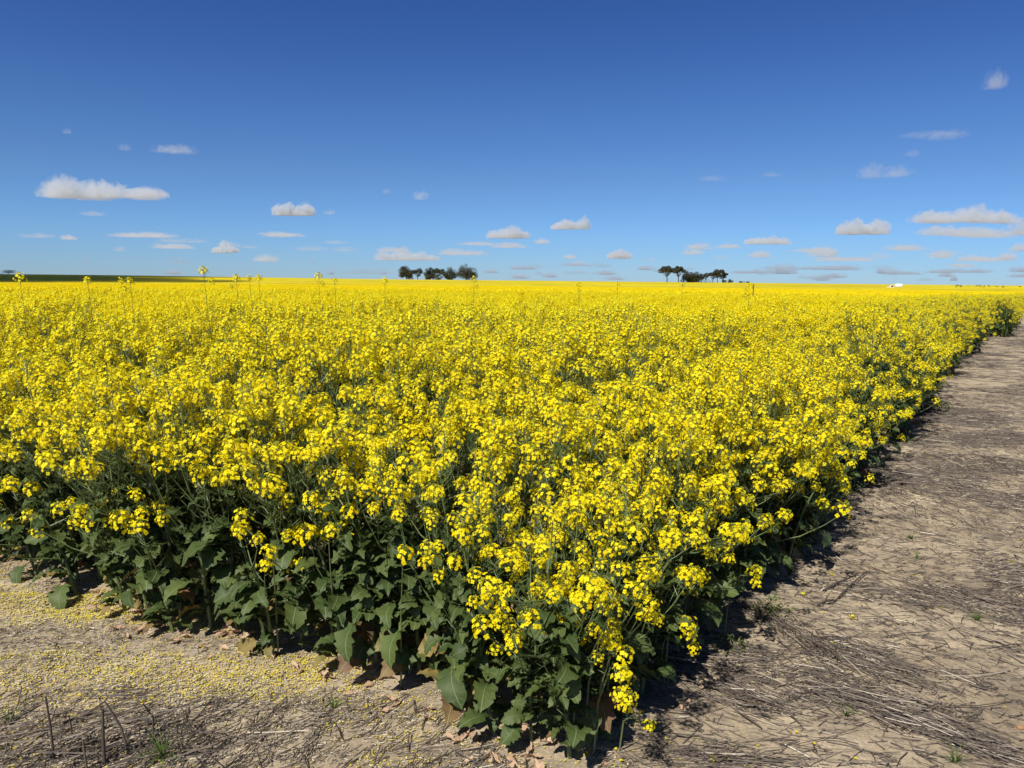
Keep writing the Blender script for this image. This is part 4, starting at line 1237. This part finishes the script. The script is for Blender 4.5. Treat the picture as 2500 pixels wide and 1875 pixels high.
for p0, p1, r, tone, lb in [((150, 1800), (262, 1722), .004, .2, "long dark stem lying slanted behind the dead stalks"),
    ((170, 1775), (300, 1752), .0035, .55, "grey stem lying flat across the standing stalks"),
    ((180, 1830), (350, 1828), .003, .6, "pale stem lying level at the foot of the stalks"),
    ((5, 1785), (100, 1735), .004, .15, "dark stem lying by the left side of the photo"),
    ((255, 1870), (345, 1768), .003, .45, "thin stem propped diagonally right of the thick pale stalk"),
    ((2035, 1690), (2190, 1735), .0035, .6, "pale long stem in the thick straw swath"),
    ((2185, 1780), (2290, 1735), .0045, .3, "dark stem crossing the straw swath upwards"),
    ((2280, 1738), (2485, 1845), .0045, .7, "longest pale stem running down to the right corner"),
    ((2200, 1790), (2260, 1772), .004, .2, "short dark stem beside the crossing one"),
    ((1780, 1720), (1860, 1780), .004, .3, "bent grey stem right of the corner plants"),
    ((2030, 1475), (2115, 1400), .0045, .12, "broken dark twig lying on the bare strip"),
    ((2010, 1440), (2075, 1415), .006, .12, "thick dark twig piece beside the broken one"),
    ((2035, 1470), (1995, 1490), .005, .15, "greenish dark root end under the broken twig"),
    ((2150, 1560), (2280, 1552), .003, .3, "straight dark stem across the open sandy patch"),
    ((1290, 1610), (1320, 1700), .005, .95, "pale bare leaf stalk hanging in the corner leaves"),
    ((2080, 1440), (2160, 1442), .003, .95, "short straight pale straw right of the broken twig"),
    ((2240, 1390), (2310, 1470), .004, .3, "dark stem in the upper straw patch")]:
    stick(p0, p1, r, tone, "fallen_straw", lb, "stem", group=GS, lift=.012)

# grass tufts and small weeds
def tuft(px, py, n, L, label, seed, spread=1.0):
    rr = np.random.default_rng(seed); b = MB(); p = pix_ground(px, py)
    for i in range(n):
        a = rr.uniform(0, 6.28); l = L * rr.uniform(.5, 1.15); th = rr.uniform(.25, 1.25) * spread
        w = .0022 * rr.uniform(.7, 1.3); d = np.array([math.cos(a), math.sin(a)]); V = []
        for k in range(5):
            f = k / 4; ang = th * (.35 + 1.0 * f)
            r_ = l * f * math.sin(min(ang, 1.5)); z = l * f * math.cos(min(ang, 1.5)) + .002
            ww = w * (1 - f * .9); c = np.array([d[0] * (r_ + .005), d[1] * (r_ + .005), z])
            V += [c + [-d[1] * ww, d[0] * ww, 0], c - [-d[1] * ww, d[0] * ww, 0]]
        b.add(V, [(k * 2, k * 2 + 1, k * 2 + 3, k * 2 + 2) for k in range(4)], 0, c=float(rr.uniform(.1, 1)))
    o = mesh_obj("grass_tuft", b.mesh("grass_tuft", [M_GRASS])); o.location = (p.x, p.y, float(ground_z(p.x, p.y)))
    tag(o, label, "grass", "small grass tufts on the bare soil")
for k, t_ in enumerate([(400, 1860, 46, .13, "biggest green grass tuft beside the dead stalks"), (815, 1728, 24, .08, "small grass tuft among petals below the leafy edge"),
    (22, 1762, 16, .09, "thin grass tuft at the left side near the dark stem"), (2225, 1312, 22, .07, "flat grass tuft high up on the right-hand strip"),
    (2385, 1515, 24, .09, "sparse grass tuft on the sandy right side"), (2065, 1752, 18, .06, "low grass tuft in the thick straw swath"),
    (2330, 1865, 22, .08, "grass tuft at the bottom right of the photo"), (2240, 1365, 14, .06, "faint grass tuft below the high right one"),
    (1445, 1800, 26, .10, "grassy weed in front of the corner plants")]):
    tuft(*t_[:5], seed=k)
WEED = MB(); rr = np.random.default_rng(4)
for i in range(60):
    a, q = rr.uniform(0, 6.28), rr.uniform(.01, .09)
    WEED.add_t(LEAVES[-1 - int(rr.integers(4))], np.array(Matrix.Translation((math.cos(a) * q, math.sin(a) * q, rr.uniform(.005, .06))) @ Matrix.Rotation(a + rr.normal(0, .8), 4, 'Z') @ Matrix.Rotation(-R(rr.uniform(0, 60)), 4, 'Y') @ Matrix.Scale(rr.uniform(.3, .6), 4)), m=0, c=float(rr.uniform(.4, 1)))
wm = WEED.mesh("weed", [M_LEAF], True)
for px, py, s_, lb in [(1880, 1500, 1.0, "low green weed on soil just right of the crop corner"), (1935, 1330, 1.5, "bushy weed against the right crop edge"), (2190, 1080, 1.4, "weed at the crop foot far up the right edge"),
    (1790, 1590, .8, "small weed right of the lowest leaves"), (2290, 1000, 1.5, "dark weed low on the distant part of the right edge")]:
    p = pix_ground(px, py); o = mesh_obj("weed", wm); o.location = (p.x, p.y, float(ground_z(p.x, p.y))); o.scale = (s_,) * 3; o.rotation_euler.z = px
    tag(o, lb, "weed", "small weeds beside the crop")

# pebbles
def pebble(px, py, s, tone, label, seed):
    bm = bmesh.new(); bmesh.ops.create_icosphere(bm, subdivisions=2, radius=1); rr = random.Random(seed)
    for v in bm.verts: v.co *= 1 + rr.uniform(-.12, .12); v.co.z *= .6
    me = bpy.data.meshes.new("pebble"); bm.to_mesh(me); bm.free(); me.materials.append(M_STONE)
    at = me.attributes.new("tone", 'FLOAT', 'FACE'); at.data.foreach_set("value", np.full(len(me.polygons), tone, np.float32))
    p = pix_ground(px, py); o = mesh_obj("pebble", me); o.location = (p.x, p.y, float(ground_z(p.x, p.y)) + s * .3); o.scale = (s,) * 3
    tag(o, label, "pebble", "orange-brown pebbles on the soil")
for k, q in enumerate([(135, 1671, .008, .5, "orange pebble on the bare soil at upper left"), (422, 1760, .008, .5, "orange pebble right of the flat grey stem"), (157, 1850, .008, .45, "orange pebble at the foot of the tallest stalk"),
    (192, 1851, .007, .6, "orange pebble beside the thick pale stalk"), (515, 1736, .009, .55, "orange pebble between the straw and the petals"), (392, 1795, .007, .5, "orange pebble behind the big grass tuft"),
    (2490, 1777, .013, .55, "largest orange pebble near the right edge of the photo"), (2365, 1565, .009, .6, "flat orange pebble on the sandy right side"), (100, 1695, .006, .4, "small brown pebble below the upper left one"),
    (2150, 1845, .009, .9, "pale pebble in the straw at the bottom")]): pebble(*q, seed=k)

# fallen flower heads
for k, (px, py, lb) in enumerate([(2080, 1513, "fallen yellow flower sprig under the broken twig"), (2030, 1404, "fallen flower sprig on the bare strip above the twig"), (1565, 1748, "yellow sprig drooping onto soil at the field corner"),
    (1593, 1778, "lowest yellow sprig lying right of the corner plants"), (1740, 1862, "yellow sprig with white specks at the bottom"), (2470, 1372, "fallen petals clump far right on the strip"), (1960, 1455, "small fallen sprig beside the right crop edge")]):
    p = pix_ground(px, py); o = mesh_obj("fallen_flower_head", HEAD_ME[k % 8]); o.location = (p.x, p.y, float(ground_z(p.x, p.y)) + .012); o.rotation_euler = (1.2, .3 * k, k * 1.7); o.scale = (.4,) * 3
    tag(o, lb, "flower head", "fallen canola flower heads on the soil")

# ------------------------------------------------------------------ tall stems poking above the crop
def tall(px, py, dist, n, label, seed, s=1.0, leanx=0.0):
    """px,py: photo position of the top flower head"""
    rr = np.random.default_rng(seed); top = pix_dist(px, py, dist)
    bx, by = top.x - leanx * .5, top.y
    gz = float(ground_z(bx, by)); H = top.z - gz
    root = empty("tall_canola", (bx, by, gz)); tag(root, label, "canola plant", "tall canola stems poking above the crop")
    b = MB(); tip = np.array([leanx * .5, 0, H - .03]); P_ = [np.array([0, 0, 0.]), np.array([leanx * .12, 0, H * .4]), np.array([leanx * .3, .01, H * .75]), tip]
    V, F = tube(P_, [.005, .004, .0024, .0014], 5); b.add(V, F, c=.3)
    for i in range(7):
        g = rr.uniform(.0, .9); p = tip + (P_[2] - tip) * g; a = rr.uniform(0, 6.28)
        pod(b, p, np.array([math.cos(a), math.sin(a), .4]), np.array([0, 0, 1.]), rr, rr.uniform(.03, .05))
    mesh_obj("stem", b.mesh("stem", [M_STEM]), root)
    h = mesh_obj("flower_head", HEAD_ME[seed % 8], root); h.matrix_local = Matrix(mat_from(tip + [0, 0, .03], [leanx * .5, 0, 1], 0, 1.2 * s).tolist())
    for i in range(n):
        a = rr.uniform(0, 6.28); q = tip + np.array([math.cos(a) * .06, math.sin(a) * .03, -.05 - .06 * i])
        h = mesh_obj("flower_head", HEAD_ME[(seed + i + 1) % 8], root); h.matrix_local = Matrix(mat_from(q, [math.cos(a) * .4, 0, 1], 0, .9 * s).tolist())
for k, t_ in enumerate([(497, 660, 6.5, 1, "tallest stem, its flower head well above the horizon", .9, -.12), (48, 676, 7, 0, "tall stem with a round head against the shaded hill", 1.0, -.12),
    (214, 684, 8, 0, "tall stem with a round head below the hill's middle", .9, -.1), (296, 686, 9, 0, "shorter left stem of the pair under the hill's shadow tip", .8, -.1), (317, 687, 9, 1, "right stem of the pair under the hill's shadow tip", 1.1, -.1),
    (577, 678, 8, 1, "bushy-topped stem right of the tallest one", .9, -.05), (609, 678, 9, 0, "slim stem third right of the tallest one", .8, -.08), (632, 678, 8.5, 0, "stem with a pale head nearest the bushy-topped pair", .9, -.04),
    (778, 673, 8, 1, "tall stem with a cup-shaped head left of the gum trees", 1.0, -.06), (817, 683, 9, 0, "stem with a small head beside the cup-shaped one", .8, -.04), (940, 684, 9, 0, "stem with its head just left of the gum trees", .9, .02),
    (1157, 683, 9, 1, "stem overlapping the last tree of the middle clump", .9, .02), (1414, 695, 10, 1, "stem topping the crop in the photo's centre", 1.0, 0), (1508, 694, 11, 0, "stem topping the crop left of the right gums", .9, 0),
    (1666, 696, 11, 0, "stem topping the crop beneath the flat-topped gum", .9, 0), (1830, 697, 11, 2, "broad clustered head beside the thin marker post", 1.1, 0)]):
    tall(*t_[:5], seed=k + 3, s=t_[5], leanx=t_[6])

# sprays hanging low in front of the corner foliage
def spray(px, py, dist, label, seed, s=1.0, n=1):
    rr = np.random.default_rng(seed + 70); tip = pix_dist(px, py, dist)
    inw = -(N1 + N2) / np.linalg.norm(N1 + N2)
    bx, by = tip.x + inw[0] * .24, tip.y + inw[1] * .24; gz = float(ground_z(bx, by))
    root = empty("canola_spray", (bx, by, gz)); tag(root, label, "canola plant", "low flowering sprays around the field corner")
    T = np.array([tip.x - bx, tip.y - by, tip.z - gz]); b = MB()
    Q = [np.zeros(3), T * [.12, .12, .45] + [0, 0, .02], T * [.5, .5, .85], T - [0, 0, .02]]
    V, F = tube(Q, [.0042, .0034, .0024, .0014], 5); b.add(V, F, c=.8)
    for i in range(6): pod(b, Q[2] + (Q[3] - Q[2]) * rr.uniform(-.3, .8), rr.normal(0, 1, 3), np.array([0, 0, 1.]), rr, .035)
    mesh_obj("stem", b.mesh("stem", [M_STEM]), root)
    hd = [(T, 1.0)] + [(T + rr.normal(0, .035, 3) - [0, 0, .05 * (i + 1)], .75) for i in range(n)]
    for i, (q, k_) in enumerate(hd):
        h = mesh_obj("flower_head", HEAD_ME[(seed + i) % 8], root); h.matrix_local = Matrix(mat_from(q, np.array([T[0] * .8, T[1] * .8, .7 * abs(T[2]) + .12]), i, k_ * s).tolist())
for k, q in enumerate([(1315, 1440, 2.42, "low spray with the lone round head left of the corner's flower cascade"), (1410, 1465, 2.42, "low spray with a compact head in the middle of the corner leaves"),
    (1495, 1555, 2.36, "upper spray of the hanging cluster near the field corner's tip"), (1525, 1595, 2.36, "largest spray of the hanging cluster near the corner's tip"), (1460, 1605, 2.32, "small left spray of the hanging cluster near the tip"),
    (1520, 1645, 2.30, "lowest spray of the hanging cluster near the tip"), (1330, 1345, 2.5, "drooping spray above the lone round head"), (1550, 1440, 2.5, "full spray halfway down the corner on its right side"),
    (1610, 1510, 2.62, "small spray low on the corner's right side"), (1680, 1525, 2.85, "spray hanging over the shaded soil right of the corner"), (1845, 1395, 3.35, "outermost spray reaching over the bare strip"),
    (990, 1350, 2.75, "lone spray in the dark leaves left of the corner"), (1700, 1400, 2.85, "bushy spray on the right face below the main bloom"), (1775, 1300, 3.3, "spray jutting from the right face over dark leaves"),
    (1585, 1770, 2.33, "tiny spray almost on the soil by the corner's tip"), (660, 1345, 3.15, "single bright spray low on the left face")]):
    spray(*q, seed=k, s=.55 if k in (14, 8, 4) else .95, n=0 if k in (14, 11, 4, 15) else 1 + k % 2)

# thin marker posts in the crop
def post(px, ytop, ybot, dist, r, label):
    p = pix_dist(px, ytop, dist); gz = float(terrain(p.x, p.y)); b = MB()
    V, F = tube([[0, 0, -.2], [0, 0, p.z - gz - .03], [0, 0, p.z - gz]], [r, r, r * .6], 6); b.add(V, F, c=.25)
    V, F = tube([[0, 0, p.z - gz - .09], [0, 0, p.z - gz - .06]], [r * 1.25, r * 1.25], 6); b.add(V, F, c=.6)
    o = mesh_obj("marker_post", b.mesh("marker_post", [M_STRAW], True)); o.location = (p.x, p.y, gz)
    tag(o, label, "post", "thin posts standing in the crop")
post(1840, 693, 710, 24, .014, "dark thin post sticking up from the crop right of the gums")
post(1820, 703, 715, 24, .010, "short stake left of the dark thin post")

# ------------------------------------------------------------------ birds over the crop
def bird_mesh(seed, flying):
    b = MB(); rr = np.random.default_rng(seed)
    V, F = tube([[-.5, 0, -.12], [-.28, 0, -.05], [0, 0, 0], [.24, 0, .10], [.36, 0, .22], [.46, 0, .27], [.56, 0, .25]], [.05, .09, .17, .15, .085, .08, .012], 8); b.add(V, F, c=.5)
    b.add([[-.45, -.05, -.1], [-.95, -.12, -.22], [-.95, .12, -.22], [-.45, .05, -.1]], [(0, 1, 2, 3)])
    for sgn in (-1, 1):
        if flying:
            b.add([[.15, sgn * .1, .08], [-.2, sgn * .1, .04], [-.25, sgn * .6, .16], [.12, sgn * .6, .2], [-.1, sgn * 1.15, .12], [.02, sgn * 1.1, .14]], [(0, 1, 2, 3), (3, 2, 4, 5)])
        else:
            b.add([[.15, sgn * .15, .10], [-.15, sgn * .17, .08], [-.5, sgn * .10, -.10], [-.1, sgn * .17, -.06]], [(0, 1, 2, 3)])
            V, F = tube([[0, sgn * .06, -.12], [.03, sgn * .06, -.32]], [.015, .012], 4); b.add(V, F)
    return b.mesh("bird", [M_BIRD], True)
BM = [bird_mesh(0, False), bird_mesh(1, True)]
BL = ["leftmost dark bird of the close row over the crop", "second bird of the close row, upright and slim", "middle bird of the close row", "fourth bird of the close row, tail to the right", "last bird of the close row",
      "faint brownish bird alone between the two rows", "upright dark bird starting the spaced row", "slim bird right behind the upright one", "tiny brown bird between two darker ones", "plump dark bird in the middle of the spaced row",
      "dark bird with a pale flower below it", "slanted small bird low over the crop", "dark bird near the end of the row", "small bird touching the dark one near the end", "dark bird gliding with spread wings at the far right"]
for k, (px, py, s_, fl) in enumerate([(2333, 698, .75, 0), (2337, 697, .95, 0), (2341, 698, .75, 0), (2345, 698, .9, 0), (2348, 699, .8, 0), (2364, 699, .55, 0), (2385, 698, 1.0, 0), (2392, 698, .95, 0), (2396, 698, .45, 0),
      (2403, 699, .9, 0), (2414, 698, .9, 0), (2434, 700, .8, 1), (2448, 700, .9, 0), (2451, 701, .6, 0), (2490, 700, .9, 1)]):
    p = pix_dist(px, py, 58); o = mesh_obj("bird", BM[fl]); o.location = p; o.scale = (.17 * s_,) * 3
    rr = random.Random(k); o.rotation_euler = (0, rr.uniform(-1.0, .1) if not fl else .05, rr.choice([.2, 2.9, .6, -2.6]) if not fl else 1.9)
    tag(o, BL[k], "bird", "dark birds along the crop top at the right")

# ------------------------------------------------------------------ white utility truck far off in the crop
def box_mb(b, x0, x1, y0, y1, z0, z1, m, inset=(0, 0, 0, 0), c=.5):
    """box with top inset (x0,x1,y0,y1)"""
    V = [[x0, y0, z0], [x1, y0, z0], [x1, y1, z0], [x0, y1, z0], [x0 + inset[0], y0 + inset[2], z1], [x1 - inset[1], y0 + inset[2], z1], [x1 - inset[1], y1 - inset[3], z1], [x0 + inset[0], y1 - inset[3], z1]]
    b.add(V, [(0, 3, 2, 1), (4, 5, 6, 7), (0, 1, 5, 4), (1, 2, 6, 5), (2, 3, 7, 6), (3, 0, 4, 7)], m, c=c)
tp = pix_dist(2187, 693, 300)
tz = pix_dist(2187, 692.5, 300).z - 2.3
truck = empty("utility_truck", (tp.x, tp.y, tz), math.atan2(-tp.x, tp.y)); tag(truck, "white utility truck with a pale tank half hidden in the far crop", "truck")
b = MB(); box_mb(b, -3.0, 2.3, -.9, .9, .45, .85, 0); box_mb(b, -3.0, -1.9, -.88, .88, .85, 1.15, 0, (.35, 0, .05, .05)); mesh_obj("body", b.mesh("body", [M_WHITE]), truck)
b = MB(); box_mb(b, -2.0, -.4, -.86, .86, .85, 1.85, 0, (.45, .08, .12, .12)); cab = mesh_obj("cab", b.mesh("cab", [M_WHITE]), truck)
b = MB(); box_mb(b, -1.55, -.6, -.90, -.80, 1.2, 1.68, 0, (.22, .03, .06, -.06)); mesh_obj("side_window", b.mesh("side_window", [M_GLASSD]), cab)
b = MB(); V, F = tube([[-.15, 0, 1.55], [-.1, 0, 1.55], [2.1, 0, 1.55], [2.15, 0, 1.55]], [.35, .75, .75, .35], 16); b.add(V, F); mesh_obj("tank", b.mesh("tank", [M_WHITE], True), truck)
for x_ in (-2.1, 1.4):
    for y_ in (-.8, .8):
        b = MB(); V, F = tube([[x_, y_ - .11, .38], [x_, y_ - .10, .38], [x_, y_ + .10, .38], [x_, y_ + .11, .38]], [.2, .38, .38, .2], 14); b.add(V, F); mesh_obj("wheel", b.mesh("wheel", [M_RUBBER], True), truck)
